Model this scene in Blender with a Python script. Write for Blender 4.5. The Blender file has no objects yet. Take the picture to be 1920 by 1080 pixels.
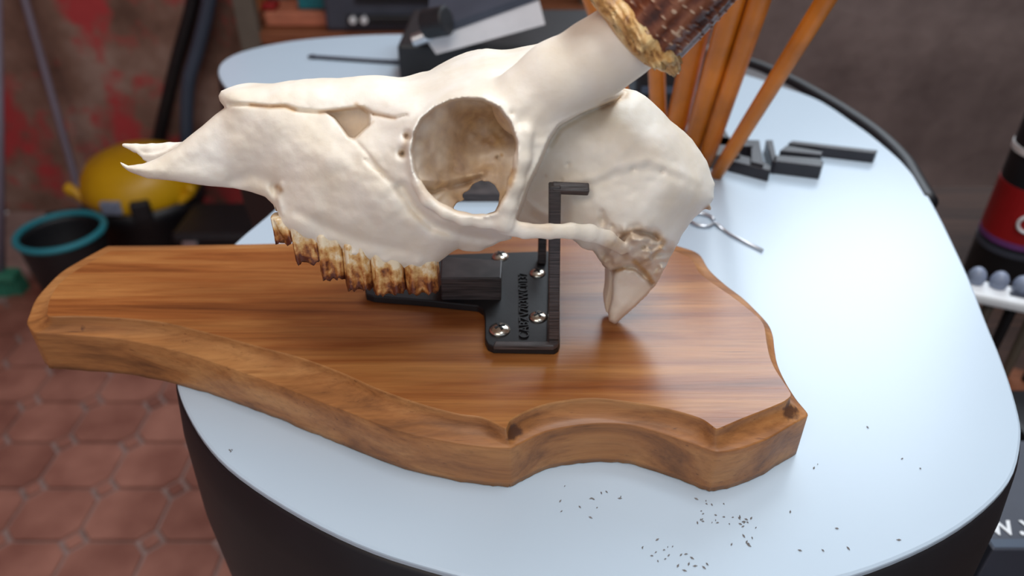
import bpy, bmesh, math, random
import numpy as np
from mathutils import Vector, Matrix
random.seed(7)
SC = bpy.context.scene
COL = SC.collection
# ---------------------------------------------------------------- camera
TH = math.radians(34); F = 1387.0
CAM = Vector((0, 0, 1.04)); ZT = 0.80; ZP = 0.832
cam = bpy.data.objects.new('camera', bpy.data.cameras.new('camera')); COL.objects.link(cam)
cam.location = CAM; cam.rotation_euler = (math.pi/2 - TH, 0, 0)
cam.data.sensor_width = 36; cam.data.lens = F*36/1920; cam.data.clip_start = .01
cam.data.dof.use_dof = True; cam.data.dof.focus_distance = 0.30; cam.data.dof.aperture_fstop = 7.5
SC.camera = cam
# ---------------------------------------------------------------- light
w = bpy.data.worlds.new('world'); SC.world = w; w.use_nodes = True
w.node_tree.nodes['Background'].inputs[0].default_value = (.80, .88, 1, 1)
w.node_tree.nodes['Background'].inputs[1].default_value = .50
def area(name, loc, target, sx, sy, power, col):
    l = bpy.data.lights.new(name, 'AREA'); l.shape = 'RECTANGLE'; l.size = sx; l.size_y = sy
    l.energy = power; l.color = col
    o = bpy.data.objects.new(name, l); COL.objects.link(o); o.location = loc
    o.rotation_euler = (Vector(target)-Vector(loc)).to_track_quat('-Z', 'Y').to_euler(); return o
area('window_daylight', (.75, 1.86, 1.95), (.2, .3, .8), 1.2, .85, 18, (.80, .91, 1))
area('ceiling_lamp_light', (.35, .25, 2.36), (.1, .3, .8), 1.2, .5, 21, (.93, .97, 1))
area('room_lamp_light', (-.5, -1.0, 2.2), (0, .3, .85), .9, .6, 9, (1, .86, .72))
SC.view_settings.view_transform = 'Standard'; SC.view_settings.look = 'None'
SC.view_settings.gamma = 1; SC.view_settings.use_curve_mapping = False
SC.view_settings.exposure = 0.0
# ---------------------------------------------------------------- pixel <-> world helpers
RT = Vector((1, 0, 0)); UP = Vector((0, math.sin(TH), math.cos(TH))); FW = Vector((0, math.cos(TH), -math.sin(TH)))
def ray(px, py): return FW + RT*((px-960)/F) - UP*((py-540)/F)
def at(px, py, z):
    d = ray(px, py); return CAM + d*((z-CAM.z)/d.z)
def aty(px, py, Y):
    d = ray(px, py); return CAM + d*(Y/d.y)
# ---------------------------------------------------------------- object helpers
def tag(o, label=None, cat=None, group=None, kind=None):
    for k, v in (('label', label), ('category', cat), ('group', group), ('kind', kind)):
        if v: o[k] = v
    return o
def empty(name, loc, label, cat, group=None, rz=0):
    o = bpy.data.objects.new(name, None); COL.objects.link(o); o.location = loc
    o.rotation_euler = (0, 0, rz); o.empty_display_size = .02
    return tag(o, label, cat, group)
def mesh(name, verts, faces, mat, parent=None, smooth=False, flip=False):
    me = bpy.data.meshes.new(name); me.from_pydata([tuple(v) for v in verts], [], faces)
    bm = bmesh.new(); bm.from_mesh(me); bmesh.ops.recalc_face_normals(bm, faces=bm.faces); bm.to_mesh(me); bm.free()
    if smooth: me.polygons.foreach_set('use_smooth', [True]*len(me.polygons))
    me.materials.append(mat)
    return link(name, me, parent)
def link(name, me, parent=None):
    o = bpy.data.objects.new(name, me); COL.objects.link(o)
    if parent is not None:
        bpy.context.view_layer.update()
        o.parent = parent; o.matrix_parent_inverse = parent.matrix_world.inverted()
    return o
def bmobj(name, bm, mat, parent=None, smooth=False, bevel=0, seg=2):
    bmesh.ops.recalc_face_normals(bm, faces=bm.faces)
    me = bpy.data.meshes.new(name); bm.to_mesh(me); bm.free()
    if smooth: me.polygons.foreach_set('use_smooth', [True]*len(me.polygons))
    if mat: me.materials.append(mat)
    o = link(name, me, parent)
    if bevel:
        m = o.modifiers.new('bevel', 'BEVEL'); m.width = bevel; m.segments = seg; m.limit_method = 'ANGLE'
    return o
def box_bm(bm, c, s, rot=None):
    r = bmesh.ops.create_cube(bm, size=1)
    M = Matrix.Translation(c) @ (rot.to_4x4() if rot else Matrix()) @ Matrix.Diagonal((s[0], s[1], s[2], 1))
    bmesh.ops.transform(bm, matrix=M, verts=r['verts']); return r['verts']
def cyl_bm(bm, c, r1, r2, h, seg=24, rot=None):
    r = bmesh.ops.create_cone(bm, cap_ends=True, segments=seg, radius1=r1, radius2=r2, depth=h)
    M = Matrix.Translation(c) @ (rot.to_4x4() if rot else Matrix())
    bmesh.ops.transform(bm, matrix=M, verts=r['verts']); return r['verts']
def box(name, c, s, mat, parent=None, rot=None, bevel=0, seg=2):
    bm = bmesh.new(); box_bm(bm, c, s, rot); return bmobj(name, bm, mat, parent, bevel=bevel, seg=seg)
def tube(name, pts, rads, mat, parent=None, seg=12, closed=False):
    pts = [Vector(p) for p in pts]
    if not isinstance(rads, (list, tuple)): rads = [rads]*len(pts)
    V = []; Fc = []; N = len(pts); prev = None
    for i, p in enumerate(pts):
        if closed: t = (pts[(i+1) % N]-pts[i-1]).normalized()
        else: t = (pts[min(i+1, N-1)]-pts[max(i-1, 0)]).normalized()
        if prev is None:
            a = t.orthogonal().normalized()
        else:
            a = (prev - t*prev.dot(t)).normalized()
        prev = a; b = t.cross(a)
        for k in range(seg):
            an = 2*math.pi*k/seg; V.append(p + (a*math.cos(an)+b*math.sin(an))*rads[i])
    for i in range(N if closed else N-1):
        j = (i+1) % N
        for k in range(seg):
            k2 = (k+1) % seg; Fc.append((i*seg+k, i*seg+k2, j*seg+k2, j*seg+k))
    if not closed:
        Fc.append(tuple(range(seg))); Fc.append(tuple((N-1)*seg+k for k in range(seg)))
    return mesh(name, V, Fc, mat, parent, smooth=True)
def smooth_path(pts, n=8):
    pts = [Vector(p) for p in pts]; out = []
    for i in range(len(pts)-1):
        p0 = pts[max(i-1, 0)]; p1 = pts[i]; p2 = pts[i+1]; p3 = pts[min(i+2, len(pts)-1)]
        for k in range(n):
            t = k/n
            out.append(.5*((2*p1)+(p2-p0)*t+(2*p0-5*p1+4*p2-p3)*t*t+(-p0+3*p1-3*p2+p3)*t**3))
    out.append(pts[-1]); return out
def extrude_poly(name, pts2, z0, z1, mat, parent=None, bevel=0, seg=2):
    bm = bmesh.new(); a = [bm.verts.new((p[0], p[1], z0)) for p in pts2]; b = [bm.verts.new((p[0], p[1], z1)) for p in pts2]
    n = len(a); bm.faces.new(a[::-1]); bm.faces.new(b)
    for i in range(n): bm.faces.new((a[i], a[(i+1) % n], b[(i+1) % n], b[i]))
    return bmobj(name, bm, mat, parent, bevel=bevel, seg=seg)
# ---------------------------------------------------------------- materials
def srgb(r, g, b):
    f = lambda c: ((c/255)/12.92 if c/255 <= .04045 else ((c/255+.055)/1.055)**2.4)
    return (f(r), f(g), f(b), 1)
KN = [(1484,772,.010),(1470,760,.006),(150,617,.0042),(180,621,.0036),(72,631,.0034),(270,648,.003),(962,812,.009)]
class NT:
    def __init__(s, name):
        s.m = bpy.data.materials.new(name); s.m.use_nodes = True; s.t = s.m.node_tree
        s.b = s.t.nodes['Principled BSDF']
    def n(s, typ, ins=None, **kw):
        x = s.t.nodes.new(typ)
        for k, v in kw.items(): setattr(x, k, v)
        for k, v in (ins or {}).items():
            if hasattr(v, 'is_output') or isinstance(v, bpy.types.NodeSocket): s.t.links.new(v, x.inputs[k])
            else: x.inputs[k].default_value = v
        return x
    def set(s, k, v):
        if isinstance(v, bpy.types.NodeSocket): s.t.links.new(v, s.b.inputs[k])
        else: s.b.inputs[k].default_value = v
    def coord(s, scale=(1, 1, 1), rot=(0, 0, 0), src='Object'):
        c = s.n('ShaderNodeTexCoord'); m = s.n('ShaderNodeMapping', {'Vector': c.outputs[src], 'Scale': scale, 'Rotation': rot}); return m.outputs[0]
    def noise(s, vec, sc, det=4, rough=.55, dist=0):
        return s.n('ShaderNodeTexNoise', {'Vector': vec, 'Scale': sc, 'Detail': det, 'Roughness': rough, 'Distortion': dist}).outputs['Fac']
    def ramp(s, fac, stops):
        r = s.n('ShaderNodeValToRGB', {'Fac': fac}); e = r.color_ramp.elements
        while len(e) < len(stops): e.new(.5)
        for i, (p, c) in enumerate(stops): e[i].position = p; e[i].color = c
        return r.outputs[0]
    def mix(s, f, a, b, mode='MIX'):
        x = s.n('ShaderNodeMix', data_type='RGBA', blend_type=mode)
        for k, v in ((0, f), (6, a), (7, b)):
            if isinstance(v, bpy.types.NodeSocket): s.t.links.new(v, x.inputs[k])
            else: x.inputs[k].default_value = v
        return x.outputs[2]
    def bump(s, h, st, dist=.001):
        b = s.n('ShaderNodeBump', {'Height': h, 'Strength': st, 'Distance': dist}); s.t.links.new(b.outputs[0], s.b.inputs['Normal'])
def simple(name, c, rough=.5, metal=0, var=.15, sc=30, bump=.1, coat=0):
    m = NT(name); v = m.coord(); f = m.noise(v, sc)
    d = tuple(x*(1-var) for x in c[:3])+(1,); u = tuple(min(1, x*(1+var)) for x in c[:3])+(1,)
    m.set('Base Color', m.ramp(f, [(.3, d), (.7, u)])); m.set('Roughness', rough); m.set('Metallic', metal)
    if coat: m.set('Coat Weight', coat); m.set('Coat Roughness', .15)
    if bump: m.bump(m.noise(v, sc*8), bump, .0005)
    return m.m
def wood_mat(name, dark, mid, light, rough=.3, coat=.3, gs=1.0, knots=0):
    m = NT(name); v = m.coord((3*gs, 40*gs, 40*gs)); f1 = m.noise(v, 1.6, 6, .6, .6)
    v2 = m.coord((8*gs, 220*gs, 220*gs)); f2 = m.noise(v2, 2.0, 5, .65)
    c = m.ramp(f1, [(.28, dark), (.47, mid), (.72, light)])
    c2 = m.ramp(f2, [(.3, (.55, .5, .45, 1)), (.55, (1, 1, 1, 1))])
    c = m.mix(.55, c, c2, 'MULTIPLY')
    v3 = m.coord((3, 6, 6)); f3 = m.noise(v3, 1.5, 3)
    c = m.mix(.5, c, m.ramp(f3, [(.35, (.72, .66, .6, 1)), (.62, (1.0, 1.0, 1.0, 1))]), 'MULTIPLY')
    v4 = m.coord((14*gs, 420*gs, 420*gs)); f4 = m.noise(v4, 1.3, 3, .6)
    if knots:
        g = m.n('ShaderNodeNewGeometry').outputs['Position']; w_ = m.noise(g, 220, 3)
        for (a, b, r) in KN:
            p = at(a, b, ZP-.006); d = m.n('ShaderNodeVectorMath', {0: g, 1: tuple(p)}, operation='DISTANCE').outputs['Value']
            dd = m.n('ShaderNodeMath', {0: d, 1: 1/r}, operation='MULTIPLY').outputs[0]; e = m.n('ShaderNodeMath', {0: dd, 1: w_}, operation='ADD').outputs[0]
            c = m.mix(m.ramp(e, [(.75, (.85, .85, .85, 1)), (1.0, (0, 0, 0, 1))]), c, srgb(62, 34, 22))
    c = m.mix(.7, c, m.ramp(f4, [(.66, (1, 1, 1, 1)), (.74, (.35, .26, .2, 1))]), 'MULTIPLY')
    m.set('Base Color', c); m.set('Roughness', rough); m.set('Coat Weight', coat); m.set('Coat Roughness', .22)
    m.bump(f2, .25, .0008); return m.m
M = {}
M['plaque'] = wood_mat('oiled_oak', srgb(96, 50, 20), srgb(150, 88, 42), srgb(190, 132, 74), .36, .35)
M['plaque_edge'] = wood_mat('oiled_oak_edge', srgb(108, 66, 32), srgb(164, 108, 58), srgb(196, 142, 86), .5, .12, knots=1)
M['stick'] = simple('stained_stick_wood', srgb(196, 112, 22), .4, var=.3, sc=28, bump=.15)
M['top'] = simple('white_laminate', (.46, .56, .66, 1), .25, var=.015, sc=6, bump=0)
M['tablebody'] = simple('black_table_body', srgb(17, 16, 21), .5, var=.2, sc=40, bump=.05)
M['tableledge'] = simple('brown_black_ledge', srgb(66, 58, 60), .5, var=.2, sc=40)
M['black'] = simple('black_plastic', srgb(22, 22, 26), .48, var=.2, sc=60)
M['printed'] = NT('black_printed_plastic')
_m = M['printed']; _v = _m.coord((1, 1, 900)); _f = _m.noise(_m.coord((60, 60, 1400)), 1, 2)
_m.set('Base Color', _m.ramp(_f, [(.3, srgb(34, 32, 34)), (.7, srgb(88, 80, 80))])); _m.set('Roughness', .38); _m.bump(_f, .4, .0006)
M['printed'] = _m.m
M['printdark'] = simple('dark_printed_plastic', srgb(38, 36, 42), .35, var=.2, sc=90, bump=.3)
M['screw'] = simple('zinc_screw', (.72, .70, .62, 1), .22, 1, var=.1, sc=200)
M['steel'] = simple('brushed_steel', (.6, .62, .66, 1), .35, 1, var=.1, sc=50)
M['pewter'] = simple('pewter_plastic', srgb(128, 138, 160), .4, var=.2, sc=80)
M['silver'] = simple('grey_white_panel', srgb(226, 222, 222), .45, var=.05, sc=40)
M['grey'] = simple('dark_grey_plastic', srgb(62, 66, 78), .45, var=.15, sc=20)
M['yellow'] = simple('yellow_plastic', srgb(206, 158, 14), .4, var=.12, sc=8)
M['teal'] = simple('teal_plastic', srgb(36, 128, 142), .5, var=.1, sc=10)
M['green'] = simple('green_plastic', srgb(52, 128, 104), .55, var=.15, sc=12)
M['lilac'] = simple('lilac_grey_pole', srgb(122, 112, 126), .5, var=.1, sc=10)
M['bluegrey'] = simple('blue_grey_pipe', srgb(66, 78, 96), .45, var=.1, sc=10)
M['red'] = simple('red_label', srgb(150, 22, 24), .45, var=.1, sc=20)
M['white'] = simple('white_print', srgb(225, 228, 232), .5, var=.03)
M['purple'] = simple('violet_print', srgb(110, 60, 120), .5)
M['orange'] = simple('orange_card', srgb(190, 120, 72), .6)
M['brownshelf'] = wood_mat('shelf_wood', srgb(90, 50, 28), srgb(134, 78, 48), srgb(160, 100, 66), .6, 0)
M['bench'] = wood_mat('dark_bench_wood', srgb(34, 22, 20), srgb(56, 38, 32), srgb(80, 56, 46), .85, 0)
M['greypost'] = simple('grey_post', srgb(96, 88, 78), .6, var=.2, sc=12)
M['leafgreen'] = simple('green_item', srgb(20, 120, 50), .5)
M['peach'] = simple('peach_card', srgb(186, 112, 84), .6)
M['brightteal'] = simple('teal_card', srgb(10, 110, 120), .5)
M['grout'] = simple('pale_grout', srgb(156, 132, 126), .9, var=.2, sc=20)
# terracotta with per tile variation
_m = NT('terracotta_tile'); _o = _m.n('ShaderNodeObjectInfo'); _g = _m.n('ShaderNodeNewGeometry')
_f = _m.noise(_g.outputs['Position'], 9, 5)
_c = _m.ramp(_f, [(.32, srgb(136, 88, 76)), (.66, srgb(176, 124, 108))])
_c2 = _m.ramp(_o.outputs['Random'], [(0, (.74, .70, .70, 1)), (1, (1, 1, 1, 1))])
_m.set('Base Color', _m.mix(1.0, _c, _c2, 'MULTIPLY')); _m.set('Roughness', .5); _m.bump(_f, .2, .003); M['tile'] = _m.m
# old plaster wall: brown with worn red paint on the left part
_m = NT('worn_plaster'); _g = _m.n('ShaderNodeNewGeometry'); P_ = _g.outputs['Position']
_f = _m.noise(P_, 5, 6, .6); _b = _m.ramp(_f, [(.3, srgb(96, 70, 58)), (.5, srgb(138, 106, 92)), (.72, srgb(176, 150, 138))])
_r = _m.noise(P_, 3.1, 5, .6); _rm = _m.ramp(_r, [(.50, (0, 0, 0, 1)), (.57, (1, 1, 1, 1))])
_sx = _m.n('ShaderNodeSeparateXYZ', {'Vector': P_})
_mr = _m.n('ShaderNodeMapRange', {'Value': _sx.outputs[0], 'From Min': -.15, 'From Max': -.5, 'To Min': 0, 'To Max': 1})
_mul = _m.n('ShaderNodeMath', {0: _rm, 1: _mr.outputs[0]}, operation='MULTIPLY')
_c = _m.mix(_mul.outputs[0], _b, srgb(186, 66, 68))
_dk = _m.n('ShaderNodeMapRange', {'Value': _sx.outputs[0], 'From Min': .05, 'From Max': .4, 'To Min': 0, 'To Max': 1})
_c = _m.mix(_dk.outputs[0], _c, _m.ramp(_f, [(.3, srgb(98, 84, 82)), (.7, srgb(140, 124, 120))]))
_m.set('Base Color', _c); _m.set('Roughness', .9); _m.bump(_f, .6, .02); M['plaster'] = _m.m
M['ceiling'] = simple('pale_ceiling', srgb(210, 206, 198), .9, var=.04, sc=3)
def emit(name, col, st):
    m = NT(name); m.set('Base Color', (0, 0, 0, 1)); m.set('Emission Color', col); m.set('Emission Strength', st); return m.m
M['lampglow'] = emit('lamp_diffuser', (.95, .97, 1, 1), 4)
M['skyglow'] = emit('daylight_pane', (.80, .90, 1, 1), 2.6)

# ================================================================ SETTING
S = 'structure'
floor = tag(box('floor', (0, .45, -.008), (3.0, 3.9, .012), M['grout']), kind=S)
PX, PY = .128, .112
dot0 = at(197, 918, 0)
def octo(px, py, c):
    a, b = px/2-.003, py/2-.003
    return [(-a+c, -b), (a-c, -b), (a, -b+c), (a, b-c), (a-c, b), (-a+c, b), (-a, b-c), (-a, -b+c)]
def prism(pts, h):
    n = len(pts); V = [(p[0], p[1], 0) for p in pts]+[(p[0]*.985, p[1]*.985, h) for p in pts]
    return V, [tuple(range(n))[::-1], tuple(range(n, 2*n))]+[(i, (i+1) % n, n+(i+1) % n, n+i) for i in range(n)]
def mk(name, pts, h, mat):
    V, Fc = prism(pts, h); me = bpy.data.meshes.new(name); me.from_pydata(V, [], Fc); me.materials.append(mat); return me
tile_me = mk('floor_tile', octo(PX, PY, .022), .006, M['tile'])
dot_me = mk('corner_tile', [(-.0165, 0), (0, -.0165), (.0165, 0), (0, .0165)], .006, M['tile'])
i0 = int((-1.25-dot0.x)/PX); 
for i in range(i0, i0+17):
    for j in range(-3, 10):
        x = dot0.x+i*PX; y = dot0.y+j*PY
        if not (-1.45 < x < 1.4 and .3 < y < 1.87): continue
        link('floor_tile', tile_me, floor).location = (x+PX/2, y+PY/2, -.002)
        link('corner_tile', dot_me, floor).location = (x, y, -.002)
def wall(name, c, s): return tag(box(name, c, s, M['plaster']), kind=S)
YW = 1.95
# back wall in four pieces round the window opening (window is above the frame)
bm = bmesh.new()
for (x0, x1, z0, z1) in ((-1.5, 1.5, 0, 1.5), (-1.5, .12, 1.5, 2.5), (1.38, 1.5, 1.5, 2.5), (.12, 1.38, 2.4, 2.5)):
    box_bm(bm, ((x0+x1)/2, YW+.05, (z0+z1)/2), (x1-x0, .1, z1-z0))
tag(bmobj('wall_back', bm, M['plaster']), kind=S)
wall('wall_left', (-1.55, .45, 1.25), (.1, 3.0, 2.5)); wall('wall_right', (1.55, .45, 1.25), (.1, 3.0, 2.5))
tag(box('ceiling', (0, .45, 2.54), (3.2, 3.1, .08), M['ceiling']), kind=S)
wn = tag(box('window_1', (.75, YW+.07, 1.95), (1.26, .01, .9), M['skyglow']), kind=S)
for nm, c, s in (('window_frame', (.75, YW+.03, 1.525), (1.26, .06, .05)), ('window_frame', (.75, YW+.03, 2.375), (1.26, .06, .05)),
                 ('window_frame', (.15, YW+.03, 1.95), (.06, .06, .80)), ('window_frame', (1.35, YW+.03, 1.95), (.06, .06, .80)), ('window_frame', (.75, YW+.03, 1.95), (.05, .06, .80))):
    box(nm, c, s, M['white'], wn)
cl = empty('ceiling_lamp', (.35, .25, 2.5), 'long white ceiling lamp above the white table', 'lamp')
box('lamp_housing', (.35, .25, 2.47), (1.3, .3, .06), M['white'], cl, bevel=.01)

# ================================================================ TABLE
T_OUT = [(335,735),(350,772),(380,822),(425,872),(500,927),(600,985),(700,1030),(800,1062),(900,1088),(1020,1112),(1180,1126),(1340,1120),(1480,1100),(1596,1078),
 (1711,1035),(1800,987),(1867,933),(1902,884),(1915,822),(1911,778),(1893,715),(1871,655),(1849,602),(1819,525),(1791,464),(1759,399),(1729,348),(1703,316),
 (1680,292),(1631,251),(1594,225),(1556,199),(1519,180),(1462,161),(1425,148),(1390,138),(1300,115),(1150,90),(1000,74),(900,67),(800,64),(700,65),(600,71),(520,81),(450,98),(418,115),
 (409,132),(414,150),(430,172),(465,215),(505,265),(528,310),(535,350),(525,380),(500,405),(440,456),(390,520),(350,590),(332,660),(330,705)]
tw = [at(a, b, ZT) for a, b in T_OUT]
tw2 = []
for i in range(len(tw)):
    p0, p1, p2, p3 = tw[i-1], tw[i], tw[(i+1) % len(tw)], tw[(i+2) % len(tw)]
    for k in range(3):
        t = k/3; tw2.append(.5*((2*p1)+(p2-p0)*t+(2*p0-5*p1+4*p2-p3)*t*t+(-p0+3*p1-3*p2+p3)*t**3))
def ring_loft(name, base, prof, mat, parent, smooth=True, captop=True, capbot=True):
    n = len(base); V = []; Fc = []; nor = []
    for i in range(n):
        d = base[(i+1) % n]-base[i-1]; nor.append(Vector((d.y, -d.x, 0)).normalized())
    for off, z in prof:
        for i in range(n):
            p = base[i]+nor[i]*off; V.append((p.x, p.y, z))
    for r in range(len(prof)-1):
        for i in range(n):
            j = (i+1) % n; Fc.append((r*n+i, r*n+j, (r+1)*n+j, (r+1)*n+i))
    if captop: Fc.append(tuple(range(n)))
    if capbot: Fc.append(tuple((len(prof)-1)*n+i for i in range(n)))
    return mesh(name, V, Fc, mat, parent, smooth=False), nor
tc = sum(tw2, Vector())/len(tw2)
table = empty('side_table', (tc.x, tc.y, 0), 'kidney shaped white topped table with deep black body under the plaque', 'table')
o, nor = ring_loft('table_top', tw2, [(-.0012, ZT), (-.0002, ZT-.0006), (.0, ZT-.0012), (.0, ZT-.0030)], M['top'], table)
o, _ = ring_loft('table_body', tw2, [(-.0003, ZT-.0031), (.0012, ZT-.005), (.004, ZT-.03), (.006, ZT-.08), (.004, ZT-.14), (-.004, ZT-.20), (-.016, ZT-.28), (-.03, .3), (-.03, .0)], M['tablebody'], table)
for p in o.data.polygons: p.use_smooth = len(p.vertices) == 4
# raised black ledge outside the far right edge
lp = [at(a, b, ZT) for a, b in ((1300,84),(1410,112),(1477,140),(1537,172),(1594,206),(1650,245),(1697,290),(1722,330),(1745,368))]
lps = smooth_path(lp, 5)
tube('edge_bumper', [p+Vector((0.0, 0, -.0055)) for p in lps], .0068, M['tablebody'], table)
inn = [at(a, b, ZT) for a, b in ((1290,116),(1395,142),(1462,163),(1519,183),(1556,203),(1631,256),(1680,298),(1706,330),(1728,366))]
ins = smooth_path(inn, 5)
V = []; Fc = []
for a, b in zip(lps, ins): V += [(a.x, a.y, ZT-.006), (b.x, b.y, ZT-.006), (b.x, b.y, ZT-.03), (a.x, a.y, ZT-.03)]
for i in range(len(lps)-1):
    for k in range(4): Fc.append((4*i+k, 4*i+(k+1) % 4, 4*i+4+(k+1) % 4, 4*i+4+k))
Fc += [(0, 1, 2, 3), tuple(4*(len(lps)-1)+k for k in range(4))]
mesh('edge_ledge', V, Fc, M['tableledge'], table)
# thin seam strip
sa = at(1300, 283, ZT); sb = at(1702, 318, ZT)

# ================================================================ PLAQUE
PAIRS = [((50,606),(90,580)),((62,622),(92,592)),((69,624),(140,592)),((137,628),(200,594)),((234,637),(300,603)),((351,663),(400,626)),((429,689),(480,648)),((507,716),(570,672)),((584,746),(650,702)),((640,767),(705,727)),
 ((750,808),(790,757)),((860,831),(862,776)),((915,838),(905,782)),((953,840),(944,800)),((960,839),(949,801)),((980,829),(957,786)),((1024,809),(1003,763)),((1079,798),(1060,750)),((1133,794),(1115,746)),((1188,798),(1188,754)),
 ((1243,813),(1261,768)),((1297,831),(1316,785)),((1340,847),(1342,803)),((1350,848),(1347,803)),((1389,841),(1389,785)),((1443,821),(1440,765)),((1480,799),(1470,752)),((1512,781),(1482,742)),((1515,775),(1481,735)),((1493,748),(1468,715)),((1471,712),(1452,690)),((1458,682),(1442,665)),
 ((1453,656),(1437,640)),((1449,627),(1432,610)),((1438,604),(1420,594)),((1395,560),(1378,560)),((1360,533),(1342,535)),((1330,505),(1312,512)),((1310,475),(1295,485)),((1273,461),(1262,470)),
 ((1200,440),(1195,450)),((1100,430),(1100,440)),((950,430),(950,440)),((800,440),(800,449)),((650,450),(650,459)),((510,456),(510,465)),((350,459),(350,468)),((206,460),(212,470)),
 ((200,461),(206,471)),((150,488),(160,497)),((117,508),(130,516)),((93,530),(108,536)),((67,560),(96,556)),((55,588),(91,570))]
ZS = ZP-.009
OUT = [at(a[0], a[1], ZS) for a, b in PAIRS]; INN = [at(b[0], b[1], ZP) for a, b in PAIRS]
def dens(L, k=5):
    out = []; n = len(L)
    for i in range(n):
        p0, p1, p2, p3 = L[i-1], L[i], L[(i+1) % n], L[(i+2) % n]
        # keep sharp corners: damp tangents where neighbours are very close
        d = (p2-p1).length; m1 = (p2-p0)*.5; m2 = (p3-p1)*.5
        m1 = m1*min(1, d/max(1e-6, m1.length)); m2 = m2*min(1, d/max(1e-6, m2.length))
        for q in range(k):
            t = q/k; out.append((2*t**3-3*t**2+1)*p1+(t**3-2*t**2+t)*m1+(-2*t**3+3*t**2)*p2+(t**3-t**2)*m2)
    return out
Od = dens(OUT); Id = dens(INN); n = len(Od)
random.seed(3)
prof = [(0, ZT+.0004, 'o'), (0, ZT+.0015, 'o')]
V = []; rows = []
nz = [random.uniform(-1, 1) for _ in range(n)]
def row(f): rows.append(len(V)//1); [V.append(f(i)) for i in range(n)]
row(lambda i: (Od[i].x+nz[i]*.0002, Od[i].y+nz[i]*.0003, ZT+.0004))
row(lambda i: (Od[i].x, Od[i].y, ZT+.003))
row(lambda i: (Od[i].x, Od[i].y, (ZT+ZS)/2))
row(lambda i: (Od[i].x, Od[i].y, ZS-.0006))
for t, h in ((.03, 0), (.12, .0002), (.3, .0006), (.5, .0014), (.7, .0028), (.85, .0040), (.94, .0052), (.985, .0076), (1.0, .0090)):
    row(lambda i: (Od[i].x*(1-t)+Id[i].x*t, Od[i].y*(1-t)+Id[i].y*t, ZS+h))
Fe = []
for r in range(len(rows)-1):
    for i in range(n):
        j = (i+1) % n; Fe.append((rows[r]+i, rows[r]+j, rows[r+1]+j, rows[r+1]+i))
cc = sum(Od, Vector())/n
plaque = empty('wooden_plaque', (cc.x, cc.y, ZT), 'brown oak mounting plaque with wavy routed edge lying on the white table', 'plaque')
Fe2 = Fe + [tuple(rows[0]+i for i in range(n))[::-1]]
top = tuple(rows[-1]+i for i in range(n))
pl = mesh('board', V, Fe2+[top], M['plaque'], plaque)
for p in pl.data.polygons: p.use_smooth = len(p.vertices) == 4
pl.data.materials.append(M['plaque_edge'])
for k, p in enumerate(pl.data.polygons):
    if k < len(Fe): p.material_index = 1
# knots in the board
M['knot'] = simple('dark_knot', srgb(74, 40, 22), .6, var=.4, sc=90)
M['crack'] = simple('dark_crack', srgb(58, 30, 14), .7, var=.3, sc=90)
def blob(name, c, r, mat, parent, sq=(1, 1, .3), seed=0, sub=2):
    bm = bmesh.new(); bmesh.ops.create_icosphere(bm, subdivisions=sub, radius=1)
    rr = random.Random(seed)
    for v in bm.verts:
        k = 1+rr.uniform(-.18, .18); v.co = Vector((v.co.x*r*sq[0]*k, v.co.y*r*sq[1]*k, v.co.z*r*sq[2]))+Vector(c)
    return bmobj(name, bm, mat, parent, smooth=True)

# ================================================================ SKULL (signed field -> surface nets)
tip = at(1150, 603, ZP+.006)
yaw = math.radians(3); el = math.radians(6)
Nv = Vector((math.sin(yaw)*math.cos(el), -math.cos(yaw)*math.cos(el), math.sin(el)))
Sv = Vector((math.cos(yaw), math.sin(yaw), 0)); Tv = Sv.cross(Nv)*-1
if Tv.z < 0: Tv = -Tv
O0 = tip - Nv*.009
def L3(px, py, nm):          # pixel + sideways offset (mm) -> local mm coordinates
    d = ray(px, py); k = (nm/1000 - (CAM-O0).dot(Nv))/d.dot(Nv); X = CAM+d*k-O0
    return np.array([X.dot(Sv)*1000, X.dot(Tv)*1000, nm], dtype=float)
def W3(l):
    return O0+Sv*(l[0]/1000)+Tv*(l[1]/1000)+Nv*(l[2]/1000)
h = .62
mn = L3(205, 640, 10); c1 = L3(1350, 20, 0)
s0, s1 = L3(205, 300, 0)[0]-6, L3(1350, 350, 0)[0]+5
t0, t1 = -8.0, L3(1180, 20, 30)[1]+14
NS_, NT_, NN = int((s1-s0)/h)+1, int((t1-t0)/h)+1, int(62/h)+1
sg = s0+h*np.arange(NS_); tg = t0+h*np.arange(NT_); ng = h*(np.arange(NN)-.5)     # half grid n>=-h/2
def proj(s, t, nn):
    a = np.array(O0-CAM); X = [a[i]+(s*Sv[i]+t*Tv[i]+nn*Nv[i])/1000 for i in range(3)]
    xc = X[0]; yc = X[1]*UP[1]+X[2]*UP[2]; zc = X[1]*FW[1]+X[2]*FW[2]
    return 960+F*xc/zc, 540-F*yc/zc
Sg, Tg, Ng = np.meshgrid(sg.astype('f4'), tg.astype('f4'), ng.astype('f4'), indexing='ij')
U, Vp = proj(Sg, Tg, Ng)
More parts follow.
